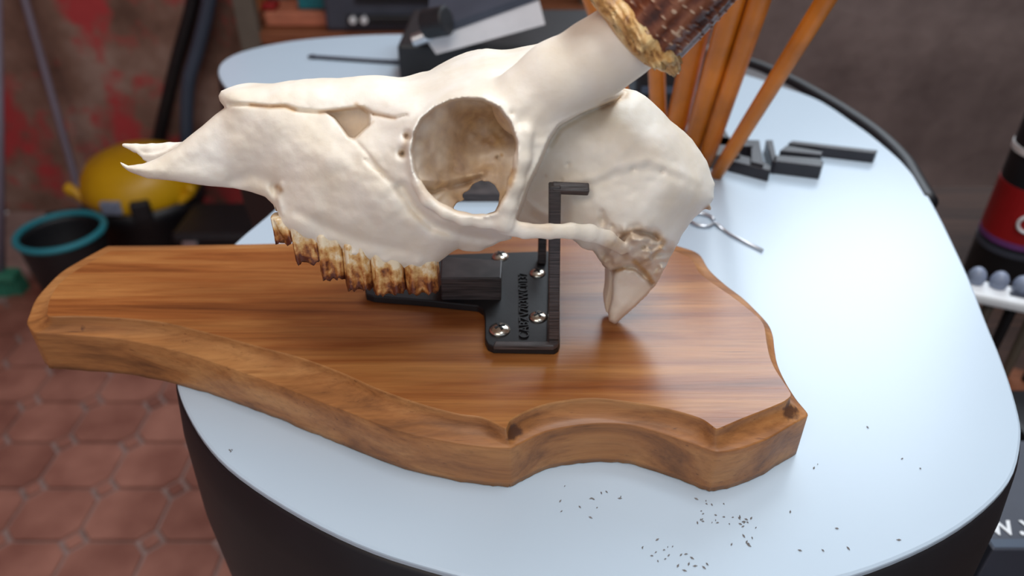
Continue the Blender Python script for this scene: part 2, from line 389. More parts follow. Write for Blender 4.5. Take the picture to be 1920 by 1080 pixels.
# --- 2D maps in pixel space
G = 2.0; gx0, gy0, gx1, gy1 = 180, -20, 1380, 650
gx = np.arange(gx0, gx1+1, G); gy = np.arange(gy0, gy1+1, G); GX, GY = np.meshgrid(gx, gy, indexing='ij')
def segdist(X, Y, pts, closed=False):
    D = np.full(X.shape, 1e9); P = list(pts)+([pts[0]] if closed else [])
    for (x0, y0), (x1, y1) in zip(P[:-1], P[1:]):
        dx, dy = x1-x0, y1-y0; L = dx*dx+dy*dy+1e-9
        t = np.clip(((X-x0)*dx+(Y-y0)*dy)/L, 0, 1)
        D = np.minimum(D, (X-x0-t*dx)**2+(Y-y0-t*dy)**2)
    return np.sqrt(D)
def polysd(X, Y, pts):       # negative inside
    D = segdist(X, Y, pts, True); ins = np.zeros(X.shape, bool); n = len(pts)
    for i in range(n):
        (x0, y0), (x1, y1) = pts[i-1], pts[i]
        if y0 == y1: continue
        c = ((y0 > Y) != (y1 > Y)) & (X < (x1-x0)*(Y-y0)/(y1-y0)+x0); ins ^= c
    return np.where(ins, -D, D)
def tps(pts, X, Y, lam=30.):
    P = np.array([(a, b) for a, b, c in pts], float)/100; z = np.array([c for a, b, c in pts], float)
    def k(r2): return np.where(r2 > 0, .5*r2*np.log(r2+1e-12), 0)
    n = len(P); K = k(((P[:, None]-P[None])**2).sum(-1))+np.eye(n)*lam*1e-4
    A = np.zeros((n+3, n+3)); A[:n, :n] = K; A[:n, n] = 1; A[:n, n+1:] = P; A[n, :n] = 1; A[n+1:, :n] = P.T
    c = np.linalg.solve(A, np.concatenate([z, [0, 0, 0]]))
    out = c[n]+c[n+1]*X/100+c[n+2]*Y/100
    for i in range(n): out = out+c[i]*k((X/100-P[i, 0])**2+(Y/100-P[i, 1])**2)
    return out
OUTL = [(219,295),(241,309),(269,306),(291,298),(325,280),(352,258),(375,240),(400,218),(422,202),(412,190),(408,180),(413,169),(430,165),(500,157),(560,150),(620,145),(680,141),(720,143),(760,148),(800,140),(835,129),(865,120),(900,113),(940,108),
 (1000,105),(1060,125),(1120,150),(1172,170),(1195,165),(1213,176),(1232,193),(1258,224),(1300,260),(1325,300),(1340,345),(1338,372),(1328,388),(1316,395),(1302,408),(1280,438),(1262,473),(1247,504),(1229,535),(1204,562),(1178,587),(1153,608),(1142,602),(1140,584),(1145,564),(1147,547),(1149,522),(1151,510),
 (1135,502),(1122,491),(1118,480),(1111,469),(1087,469),(1082,458),(1060,440),(1040,428),(1000,436),(963,447),(940,453),(910,467),(900,480),(888,490),(867,481),(860,468),(843,476),(826,492),(820,502),(791,509),(753,514),(720,509),(700,494),(675,500),(650,494),(640,474),(615,466),(595,460),(565,452),(547,443),(530,434),(515,420),(518,403),(512,384),(496,372),(471,365),(439,359),(395,354),(364,348),(326,341),(276,336),(238,321),(220,307)]
A_ = [(222,300,11),(240,308,11.5),(300,312,12),(350,310,12.5),(330,300,12),(400,300,13),(400,240,10),(450,280,16),(450,230,14),(450,345,13),(500,250,19),(500,212,17),(500,345,18),(560,225,20),(560,280,25),(560,350,26),
 (412,180,5),(430,180,8),(520,176,9),(600,172,10),(700,168,11),(500,158,1),(600,147,1),(700,142,1),(500,195,13),(600,203,16),(700,212,20),
 (620,260,27),(620,320,31),(620,400,32),(560,420,27),(535,425,23),(680,380,37),(700,300,36),(700,440,35),(640,450,30),(760,440,39),(760,490,32),(820,460,39),(810,495,31),(720,495,30),(860,440,43),(600,440,28),
 (660,330,34),(740,250,35),(735,310,39),(750,350,42),(760,205,30),(720,215,24),(780,165,10),(760,150,0),(800,141,0),(865,121,0),(940,108,0),
 (830,165,22),(830,192,36),(870,186,41),(870,160,28),(920,190,45),(920,150,30),(955,222,48),(970,270,51),(968,320,52),(958,375,52),(900,415,50),(840,400,48),(795,370,46),(772,320,44),(766,270,41),(784,225,38),
 (960,140,22),(1000,120,14),(1000,180,44),(1010,230,46),(1040,200,42),(1080,180,34),(1060,140,24),(1150,180,24),(1170,172,6),(1000,280,49),(985,330,51),(970,400,51),(950,430,49),(920,450,38),(880,470,30)]
B_ = [(1195,166,0),(1172,172,4),(1230,195,2),(1258,226,3),(1300,262,4),(1325,302,6),(1340,345,8),(1335,385,12),(1302,407,17),(1180,200,16),(1190,240,26),(1240,260,24),(1150,240,27),(1150,280,32),(1210,310,34),(1100,260,28),(1060,290,27),(1040,340,25),(1100,330,31),(1160,360,36),(1230,360,36),(1290,340,26),(1300,380,23),(1100,400,32),(1160,415,37),(1220,420,37),
 (1265,430,26),(1022,382,20),(1060,240,24),(1100,215,20),(1140,195,14),(990,402,12),(1015,415,13),(1060,425,23),(1090,450,26),(1130,480,24),(1170,470,33),(1210,470,32),(1240,490,24),(1190,510,20),(1220,530,16),(1160,540,15),(1190,560,14),(1155,600,12)]
ORB = [(870,184),(905,187),(935,201),(957,230),(970,268),(969,308),(960,345),(945,375),(930,398),(900,406),(860,402),(822,386),(793,356),(777,322),(771,286),(776,250),(790,222),(815,201),(845,188)]
C_ = [(775,290,34),(790,250,32),(800,330,32),(830,215,28),(830,260,24),(880,205,13),(880,250,9),(940,240,6),(850,310,19),(900,300,13),(950,300,18),(820,345,26),(870,345,17),(850,385,26),(940,350,20),(925,390,24),(920,205,12)]
HOLE = [(848,392),(857,380),(870,374),(864,364),(878,357),(890,344),(903,338),(917,341),(929,349),(937,364),(935,383),(927,397),(905,404),(880,405),(868,397)]
FEN = [(612,211),(657,204),(680,203),(692,214),(692,234),(664,261),(653,257),(640,238),(628,222)]
AB = [(1180,168),(1155,186),(1130,196),(1085,213),(1048,234),(1030,262),(1012,305),(992,345),(978,385),(966,415),(960,450)]
Breg = AB+[(960,700),(1400,700),(1400,100),(1200,100)]
ss = lambda x: np.clip(x, 0, 1)**2*(3-2*np.clip(x, 0, 1))
HA = tps(A_, GX, GY); HB = tps(B_, GX, GY); HC = tps(C_, GX, GY)
mB = ss(.5-polysd(GX, GY, Breg)/5.0)
H = HA*(1-mB)+HB*mB
# pillow ridges and grooves (mm)
def line(pts, w, amp):
    global H
    H = H+amp*np.exp(-(segdist(GX, GY, pts)/w)**2)
line([(430,196),(470,197),(505,200),(535,199),(560,208),(600,211),(650,205),(680,202),(700,214),(740,222),(762,216)], 3.0, -2.6)      # naso-maxillary suture
line([(435,180),(520,178),(640,178),(720,180)], 26, 1.6)
line([(700,214),(665,262),(690,290),(720,330),(760,355)], 3.0, -.9)
line([(683,300),(700,315),(728,326)], 2.2, -.8)
line([(1172,176),(1100,212),(1050,240),(1030,272)], 5, -2.0)
line([(1000,365),(1050,345),(1110,335),(1160,312),(1215,300),(1280,322),(1310,340)], 9, .8)           # temporal line
line([(1000,380),(1050,358),(1110,347),(1160,327),(1215,315),(1275,336)], 8, -.5)
line([(752,352),(775,392),(812,424),(860,440),(920,448),(965,444)], 10, -4.2)
line([(690,300),(735,345),(752,368)], 5, -1.0)
line([(528,345),(522,372),(528,400)], 5, 1.2); line([(513,352),(517,362)], 8, -3.0)
line([(440,340),(480,330),(520,345)], 14, -1.6)
line([(620,470),(690,492),(760,500)], 5, -.9)
line([(1150,508),(1172,499),(1192,502),(1208,517),(1224,532)], 4, -4.5)
line([(1158,458),(1172,441),(1195,434),(1218,438),(1232,448)], 4.5, -5.0)
line([(1172,462),(1186,450),(1204,450)], 5, 3.0); line([(1206,468),(1222,474),(1240,466)], 5, 3.0)
line([(1240,500),(1218,545),(1185,580)], 6, 1.2)
line([(986,372),(1010,395),(1044,410)], 6, 1.5)
line([(1128,398),(1131,420)], 5, -1.6)
line([(560,400),(610,425),(690,455),(760,470)], 10, -1.2)
line([(620,300),(660,320),(700,360),(720,400)], 28, 1.5)
line([(975,230),(1000,200),(1010,190)], 12, -1.2)
for (a, b, r, d) in ((764,255,7,-7),(755,288,7,-7),(800,378,4,-3),(959,213,5,-2.5),(940,290,3,-4),(1065,308,4,-1.5),(1188,318,5,-1.2),(1243,322,5,-1.2),(1022,332,4,-1.2),(1052,338,3,-1.2),(1130,415,9,-2.0),(1147,424,4,-2.5),(1060,400,16,-1.5),
                     (1165,455,8,-4),(1205,462,6,-5),(1185,440,7,2.5),(1195,490,7,-4),(1215,485,8,3),(1230,505,8,-4),(1222,440,12,-3),(1180,475,9,3),(1140,470,10,2.5),(890,200,14,-2),(855,270,12,-1.8),(905,270,10,1.5),(600,455,9,2),(660,478,9,2),(720,492,10,1.5),(785,492,10,1.5)):
    H = H+d*np.exp(-((GX-a)**2+(GY-b)**2)/r**2)
mo = polysd(GX, GY, ORB)
H = np.where(mo < 22, H+1.6*np.exp(-((mo-4)/6.0)**2), H)       # rim lip
HC = HC-3.5*np.exp(-(segdist(GX, GY, [(792,352),(815,360),(838,352),(868,345),(900,334)])/5)**2)+2.5*np.exp(-(segdist(GX, GY, [(790,338),(830,340),(868,332),(905,324)])/7)**2)
HC = HC+2.0*np.exp(-(segdist(GX, GY, [(835,352),(815,378),(822,392)])/6)**2)-2.5*np.exp(-((GX-803)**2+(GY-362)**2)/8.**2)-4*np.exp(-((GX-933)**2+(GY-296)**2)/4.**2)
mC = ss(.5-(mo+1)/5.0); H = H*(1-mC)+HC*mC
mF = ss(.5-polysd(GX, GY, FEN)/4.0); H = H*(1-mF)+np.minimum(H, 10)*mF
rs = np.random.RandomState(4)
def fbm(sc, seed):
    r = np.random.RandomState(seed); a = r.rand(int((gx1-gx0)/sc)+3, int((gy1-gy0)/sc)+3)*2-1
    x = (GX-gx0)/sc; y = (GY-gy0)/sc; i = x.astype(int); j = y.astype(int); u = ss(x-i); v = ss(y-j)
    return (a[i, j]*(1-u)+a[i+1, j]*u)*(1-v)+(a[i, j+1]*(1-u)+a[i+1, j+1]*u)*v
ear = np.exp(-(np.maximum(polysd(GX, GY, [(1150,440),(1190,430),(1240,450),(1262,470),(1235,520),(1190,505),(1120,490)]), 0)/10)**2)
H = H+.55*fbm(40, 1)+.30*fbm(18, 2)+.12*fbm(9, 3)+ear*(3.2*fbm(17, 5)+2.2*fbm(9, 6))+mC*(1.6*fbm(30, 8)+.8*fbm(12, 9))
do = polysd(GX, GY, OUTL)+1.6*fbm(14, 11)*ss((GX-500)/40)*.6+1.2*fbm(6, 12)*ear
d_in = np.clip(-do, 0, 22)/22
H = H-5*(1-np.sqrt(np.clip(1-(1-d_in)**2, 0, 1)))
NMIN = np.where((GX < 330), 8.2-(GX-219)*.05, -20.) ; NMIN = np.where((GX > 1120) & (GX < 1262) & (GY > 520), 3.5, NMIN)
def look(m, a, b):
    x = np.clip((a-gx0)/G, 0, m.shape[0]-1.001); y = np.clip((b-gy0)/G, 0, m.shape[1]-1.001)
    i = x.astype('i4'); j = y.astype('i4'); u = (x-i).astype('f4'); v = (y-j).astype('f4'); m = m.astype('f4')
    return (m[i, j]*(1-u)+m[i+1, j]*u)*(1-v)+(m[i, j+1]*(1-u)+m[i+1, j+1]*u)*v
gHx, gHy = np.gradient(H, G*.215); gs = 1/np.sqrt(1+np.minimum(gHx**2+gHy**2, 9))
pm = .215
def smax(a, b, k): hh = np.clip(.5+.5*(a-b)/k, 0, 1); return b*(1-hh)+a*hh+k*hh*(1-hh)
def smin(a, b, k): return -smax(-a, -b, k)
Fd = (Ng-look(H, U, Vp))*look(gs, U, Vp)
Fd = smax(Fd, look(do, U, Vp)*pm, 1.2)
Fd = np.maximum(Fd, (look(NMIN, U, Vp)-Ng))
# underside
UB = [(205,318,6),(276,337,8),(364,348,10),(439,359,12),(496,374,16),(518,412,20),(547,443,24),(595,462,27),(644,480,28),(720,507,29),(791,507,29),(822,500,29),(858,470,28),(910,467,24),(963,447,22),(1040,442,22),(1082,460,20),(1122,490,18),(1140,505,16)]
ub = np.array([L3(*p)[:2] for p in UB]); tb = np.interp(sg, ub[:, 0], ub[:, 1]).astype('f4')
send = ub[-1, 0]; tb = np.where(sg > send, -50, tb).astype('f4')
vault = np.where((sg > L3(520, 430, 20)[0]) & (sg < L3(850, 480, 28)[0]), 1., 0.).astype('f4')
Fd = smax(Fd, tb[:, None, None]+vault[:, None, None]*9*ss((22-Ng)/10)-Tg, 1.5)
# nasal passage opening at the front and the space behind the paroccipital
def capsule(a, b, ra, rb, flat=None):
    a = np.array(a, 'f4'); b = np.array(b, 'f4'); lo = np.minimum(a, b)-max(ra, rb)-6; hi = np.maximum(a, b)+max(ra, rb)+6
    i0, i1 = np.clip([int((lo[0]-s0)/h), int((hi[0]-s0)/h)+2], 0, NS_); j0, j1 = np.clip([int((lo[1]-t0)/h), int((hi[1]-t0)/h)+2], 0, NT_)
    k0, k1 = np.clip([int(lo[2]/h), int(hi[2]/h)+2], 0, NN)
    sl = (slice(i0, i1), slice(j0, j1), slice(k0, k1))
    X = Sg[sl]-a[0]; Y = Tg[sl]-a[1]; Z = Ng[sl]-a[2]; d = b-a; t = np.clip((X*d[0]+Y*d[1]+Z*d[2])/(d@d+1e-6), 0, 1)
    r = ra+(rb-ra)*t; q = np.sqrt((X-t*d[0])**2+(Y-t*d[1])**2+((Z-t*d[2])*(flat or 1))**2)-r
    return sl, q
def add_chain(pts, k=1.5, flat=None):
    for p, q in zip(pts[:-1], pts[1:]):
        sl, d = capsule(L3(*p[:3]), L3(*q[:3]), p[3], q[3], flat); Fd[sl] = smin(Fd[sl], d, k)
# pedicle
# postorbital bar, lower orbital rim, zygomatic arch
add_chain([(985,250,49,2.6),(978,300,51,2.3),(966,345,52,2.2),(953,385,52,2.3),(945,412,51,2.8),(960,428,50,2.6)], 3)
add_chain([(783,345,45,1.8),(800,375,47,2.0),(835,398,49,2.1),(870,411,50,2.2),(905,415,50,2.3),(945,420,51,2.6)], 2)
add_chain([(945,424,50,3.2),(985,433,50,2.9),(1030,434,49,2.8),(1070,433,47,3.0),(1105,437,44,3.4),(1138,447,41,3.2),(1166,466,36,2.6)], 1.5, 1.6)
# frilled occipital nick
add_chain([(1325,386,10,1.3),(1331,391,9,.8)], 1)
# --- mirror to full grid
full = np.concatenate([Fd[:, :, :0:-1], Fd[:, :, 1:]], axis=2)
nf = np.concatenate([-ng[:0:-1], ng[1:]])
# the opening through the orbit, seen from the near side down past the far cheek
Sf, Tf, Nf = np.meshgrid(sg.astype('f4'), tg.astype('f4'), nf.astype('f4'), indexing='ij')
def far_capsule(a, b, ra, rb, k=1.0):
    a = np.array(a, 'f4'); b = np.array(b, 'f4'); d = b-a
    i0, i1 = [int((v-s0)/h) for v in (min(a[0], b[0])-ra-6, max(a[0], b[0])+ra+6)]; i0 = max(i0, 0)
    X = Sf[i0:i1]-a[0]; Y = Tf[i0:i1]-a[1]; Z = Nf[i0:i1]-a[2]; t = np.clip((X*d[0]+Y*d[1]+Z*d[2])/(d@d), 0, 1)
    full[i0:i1] = smin(full[i0:i1], np.sqrt((X-t*d[0])**2+(Y-t*d[1])**2+((Z-t*d[2])*1.0)**2)-(ra+(rb-ra)*t), k)
pd = [(990,190,34,13.0),(1045,150,34,13.0),(1122,108,35,12.9),(1170,76,36,12.2),(1198,54,37,11.8)]
for p, q in zip(pd[:-1], pd[1:]):
    far_capsule(L3(*p[:3]), L3(*q[:3]), p[3], q[3], 4)
pd = [(990,190,34),(1045,150,34),(1110,112,33)]
for p, q in zip(pd[:-1], pd[1:]):
    far_capsule(L3(*p)*np.array([1, 1, -1])-np.array([4, 11, 0]), L3(*q)*np.array([1, 1, -1])-np.array([4, 11, 0]), 9, 8.5, 4)
far_capsule(L3(878, 116, -30), L3(925, 114, -30), 2.6, 1.6, 1.5)
fp = [(233,272,.9),(255,278,1.8),(285,280,2.3),(318,279,2.6),(345,276,2.2)]
for p, q in zip(fp[:-1], fp[1:]): far_capsule(L3(p[0], p[1], -10), L3(q[0], q[1], -10), p[2], q[2])
i0, i1 = int((L3(800, 370, 40)[0]-s0)/h)-30, int((L3(960, 370, 0)[0]-s0)/h)+40
sl = (slice(max(i0, 0), i1), slice(None), slice(None))
uu, vv = proj(Sf[sl], Tf[sl], Nf[sl])
hd = polysd(GX, GY, HOLE)+1.5*fbm(8, 21)
cut = -look(hd, uu, vv)*pm
cut = np.where(Nf[sl] > 44, -5, cut)
full[sl] = np.maximum(full[sl], cut)
def surface_nets(f, o, h):
    ins = f < 0; nx, ny, nz = f.shape
    c = np.zeros((nx-1, ny-1, nz-1), 'i1')
    for dx in (0, 1):
        for dy in (0, 1):
            for dz in (0, 1): c += ins[dx:nx-1+dx, dy:ny-1+dy, dz:nz-1+dz]
    idx = np.argwhere((c > 0) & (c < 8)); n = len(idx); acc = np.zeros((n, 3)); cnt = np.zeros(n)
    corners = [(a, b, d) for a in (0, 1) for b in (0, 1) for d in (0, 1)]
    for ca in corners:
        for ax in range(3):
            if ca[ax]: continue
            cb = list(ca); cb[ax] = 1
            fa = f[idx[:, 0]+ca[0], idx[:, 1]+ca[1], idx[:, 2]+ca[2]]; fb = f[idx[:, 0]+cb[0], idx[:, 1]+cb[1], idx[:, 2]+cb[2]]
            m = (fa < 0) != (fb < 0); t = np.where(m, fa/(fa-fb+1e-12), 0)
            p = np.tile(np.array(ca, float), (n, 1)); p[:, ax] += t
            acc[m] += p[m]; cnt[m] += 1
    v = (idx+acc/cnt[:, None])*h+np.array(o)
    vid = np.full(c.shape, -1, 'i8'); vid[tuple(idx.T)] = np.arange(n); faces = []
    for ax in range(3):
        a, b = [(1, 2), (2, 0), (0, 1)][ax]
        s_lo = [slice(None)]*3; s_hi = [slice(None)]*3; s_lo[ax] = slice(0, -1); s_hi[ax] = slice(1, None)
        A = ins[tuple(s_lo)]; B = ins[tuple(s_hi)]; e = np.argwhere(A != B)
        ok = (e[:, a] > 0) & (e[:, b] > 0) & (e[:, a] < f.shape[a]-1) & (e[:, b] < f.shape[b]-1); e = e[ok]
        sgn = A[tuple(e.T)]
        def g(da, db):
            q = e.copy(); q[:, a] += da; q[:, b] += db; return vid[tuple(q.T)]
        q = np.stack([g(-1, -1), g(0, -1), g(0, 0), g(-1, 0)], 1); q[~sgn] = q[~sgn][:, ::-1]; faces.append(q)
    return v, np.concatenate(faces)
sv, sf = surface_nets(full, (s0, t0, nf[0]), h)
# drop small loose islands
par = np.arange(len(sv))
for _ in range(400):
    m = par[sf].min(1); new = par.copy(); np.minimum.at(new, sf.ravel(), np.repeat(m, 4)); new = new[new]
    if (new == par).all(): break
    par = new
roots, cnts = np.unique(par, return_counts=True); keep = par == roots[cnts.argmax()]
print('skull verts', len(sv), 'kept', keep.sum())
remap = np.cumsum(keep)-1; sf = remap[sf[keep[sf[:, 0]]]]; sv = sv[keep]
# ochre stains plus painted orbit shade (pixel space, mirrored)
pu, pv = proj(sv[:, 0], sv[:, 1], np.abs(sv[:, 2]))
och = np.zeros(GX.shape)
def stain_shade(pts, w, a):
    global och
    och = np.maximum(och, a*np.exp(-(segdist(GX, GY, pts)/w)**2))
stain_shade([(470,197),(505,201),(535,200),(552,207)], 4, .75); stain_shade([(600,211),(650,205),(680,202),(700,214),(740,222)], 4, .6); stain_shade([(668,196),(676,203),(690,210)], 5, .7)
stain_shade([(700,228),(664,260)], 3, .4); stain_shade([(520,350),(527,356)], 6, .8); stain_shade([(515,420),(530,432),(560,450),(600,462),(650,490),(700,500),(760,512),(815,505)], 7, .45)
stain_shade([(1172,180),(1150,190),(1130,200)], 7, .6); stain_shade([(1165,440),(1180,434),(1200,433)], 8, .6); stain_shade([(1230,440),(1245,455),(1225,480),(1200,495)], 8, .75)
stain_shade([(1190,490),(1215,515),(1222,530)], 8, .9); stain_shade([(1160,450),(1155,462)], 7, .5); stain_shade([(1329,389),(1322,394)], 5, .9); stain_shade([(1150,508),(1170,503)], 5, .8)
stain_shade([(940,290),(941,291)], 4, .9); stain_shade([(962,320),(955,345)], 8, .8); stain_shade([(764,255),(755,288)], 6, .45); stain_shade([(790,350),(800,370)], 10, .4)
stain_shade([(1000,400),(1030,425),(980,420)], 10, .35); stain_shade([(870,150),(940,150)], 1, 0)
och = np.maximum(och, ear*(.25+.35*np.clip(fbm(14, 31), 0, 1))); och = np.maximum(och, .10*np.clip(fbm(60, 33), 0, 1)); och = np.maximum(och, mF*.35)
och = np.maximum(och, mC*(.46+.25*fbm(26, 35)+.30*np.exp(-((GX-915)**2+(GY-225)**2)/60.**2)))  # orbit: tanner bone, with the roof's shade painted in towards upper right
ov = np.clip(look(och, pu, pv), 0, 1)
wv = np.array(O0)[None]+(sv[:, :1]*np.array(Sv)+sv[:, 1:2]*np.array(Tv)+sv[:, 2:3]*np.array(Nv))/1000
me = bpy.data.meshes.new('cranium'); me.from_pydata(wv.tolist(), [], sf.tolist()); me.polygons.foreach_set('use_smooth', [True]*len(me.polygons))
ca = me.color_attributes.new('stain_shade', 'FLOAT_COLOR', 'POINT'); buf = np.ones((len(wv), 4), 'f4'); buf[:, :3] = ov[:, None]; ca.data.foreach_set('color', buf.ravel())
_m = NT('bone'); _a = _m.n('ShaderNodeAttribute', attribute_name='stain_shade'); _v = _m.coord()
_f = _m.noise(_v, 45, 5); _base = _m.ramp(_f, [(.3, srgb(240, 228, 208)), (.7, srgb(251, 245, 235))])
_oc = _m.ramp(_m.noise(_v, 160, 3), [(.3, srgb(150, 98, 48)), (.7, srgb(206, 164, 100))])
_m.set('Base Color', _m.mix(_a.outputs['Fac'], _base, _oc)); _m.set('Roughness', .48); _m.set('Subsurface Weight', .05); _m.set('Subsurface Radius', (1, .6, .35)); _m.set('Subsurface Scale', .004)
_m.bump(_m.noise(_v, 420, 4, .6), .22, .0006); M['bone'] = _m.m
me.materials.append(M['bone'])
skull = empty('deer_skull', (W3((100, 20, 0))), 'bleached roe deer skull with brown antler mounted above the wooden plaque', 'skull')
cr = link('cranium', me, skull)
sm = cr.modifiers.new('smooth', 'SMOOTH'); sm.factor = .5; sm.iterations = 1

# ---- teeth
def vnoise(seed):
    r = random.Random(seed); ph = [(r.uniform(0, 6.28), r.uniform(0, 6.28), r.randint(3, 11), r.uniform(40, 320)) for _ in range(9)]
    return lambda an, l: sum(math.sin(k*an+a+l*w_+b) for a, b, k, w_ in ph)/9
_m = NT('tooth_enamel'); _v = _m.coord(src='Object'); _f = _m.noise(_v, 230, 4)
_a = _m.n('ShaderNodeAttribute', attribute_name='wear'); _ad = _m.n('ShaderNodeMath', {0: _a.outputs['Fac'], 1: _f}, operation='ADD')
_m.set('Base Color', _m.ramp(_ad.outputs[0], [(.55, srgb(236, 220, 190)), (.70, srgb(214, 172, 112)), (.86, srgb(168, 106, 54)), (1.0, srgb(92, 44, 26))]))
_m.set('Roughness', .35); _m.bump(_f, .3, .0006); M['tooth'] = _m.m
def tooth(px0, px1, ytop, ybot, nn, seed, side=1):
    rr = random.Random(seed); a = L3(px0-4, (ytop+ybot)/2, nn); b = L3(px1+4, (ytop+ybot)/2, nn); W = (b[0]-a[0])/2; cs = (a[0]+b[0])/2
    tt = L3((px0+px1)/2, ytop, nn)[1]; tb_ = L3((px0+px1)/2, ybot, nn)[1]; molar = px0 > 590
    seg = 56; rowsn = 16; Vt = []; Fc = []; wear = []; nA = vnoise(seed+40)
    for r in range(rowsn):
        q = r/(rowsn-1); tl = tt+(tb_-tt)*q
        for k in range(seg):
            an = 2*math.pi*k/seg; ca_, sa = math.cos(an), math.sin(an); c7 = math.copysign(abs(ca_)**.75, ca_)
            x = W*c7*(1.0-.10*(1-q))+(0 if molar else 1.3*q)
            u = x/W                                      # -1..1 along the crown
            lobes = math.cos(math.pi*u*(2 if molar else 1.2))   # ridged pillars on the outer face
            z = 5.6*math.copysign(abs(sa)**.7, sa)*(.62+.38*q**.6)+(-1.3*lobes*(.4+.6*q) if sa > 0 else .4*lobes)
            z += .8*nA(an, q*.02)*(1+q)
            zig = (abs(((u*(2 if molar else 1)+1) % 1)-.5)*2)      # 0 at cusp tips .. 1 between
            dz = q**3*(2.6*zig*(1 if sa > -.2 else .4)+.5*rr.uniform(-1, 1))
            Vt.append(W3((cs+x+.25*nA(an*2, q*.03), tl+dz, side*(nn-2.5+z))))
            wear.append(.02+.50*max(0, q-.12)/.88+.26*max(0, abs(u)-.8)*5*(.4+q)*.8+.22*max(0, nA(an*3, q*.05)))
    for f_, dd, wz in ((.8, .4, .5), (.55, 2.0, .8), (.2, 1.2, .7)):
        for k in range(seg):
            an = 2*math.pi*k/seg; Vt.append(W3((cs+W*.95*math.cos(an)*f_, tb_+dd, side*(nn-2.5+4.2*math.sin(an)*f_)))); wear.append(wz)
    for r in range(rowsn+2):
        for k in range(seg): Fc.append((r*seg+k, r*seg+(k+1) % seg, (r+1)*seg+(k+1) % seg, (r+1)*seg+k))
    Fc.append(tuple(range(seg))); Fc.append(tuple((rowsn+2)*seg+k for k in range(seg)))
    o = mesh('tooth', Vt, Fc, M['tooth'], skull, smooth=True)
    ca = o.data.color_attributes.new('wear', 'FLOAT_COLOR', 'POINT')
    ca.data.foreach_set('color', [c for w_ in wear for c in (w_, w_, w_, 1)])
    return o
TE = [(512,546,408,456,21),(548,597,424,492,24),(598,645,438,522,27),(646,695,456,542,29),(697,757,468,550,30),(760,822,480,548,30)]
for side in (1, -1):
    for k, t_ in enumerate(TE): tooth(*t_, k+3, side)

# ---- antlers: pedicle top -> coronet (burr) -> ridged beam
_m = NT('antler_beam'); _v = _m.coord(); _f = _m.noise(_v, 120, 5); _a = _m.n('ShaderNodeAttribute', attribute_name='ridge')
_x = _m.n('ShaderNodeMath', {0: _a.outputs['Fac'], 1: _f}, operation='ADD')
_m.set('Base Color', _m.ramp(_x.outputs[0], [(.42, srgb(62, 28, 18)), (.68, srgb(112, 60, 38)), (.9, srgb(146, 92, 64)), (1.0, srgb(206, 176, 150))])); _m.set('Roughness', .33); _m.bump(_f, .5, .001); M['beam'] = _m.m
_m = NT('antler_coronet'); _v = _m.coord(); _f = _m.noise(_v, 150, 5, .6)
_m.set('Base Color', _m.ramp(_f, [(.30, srgb(120, 66, 26)), (.44, srgb(212, 162, 96)), (.66, srgb(240, 214, 160))])); _m.set('Roughness', .4); _m.bump(_f, .7, .002); M['coronet'] = _m.m
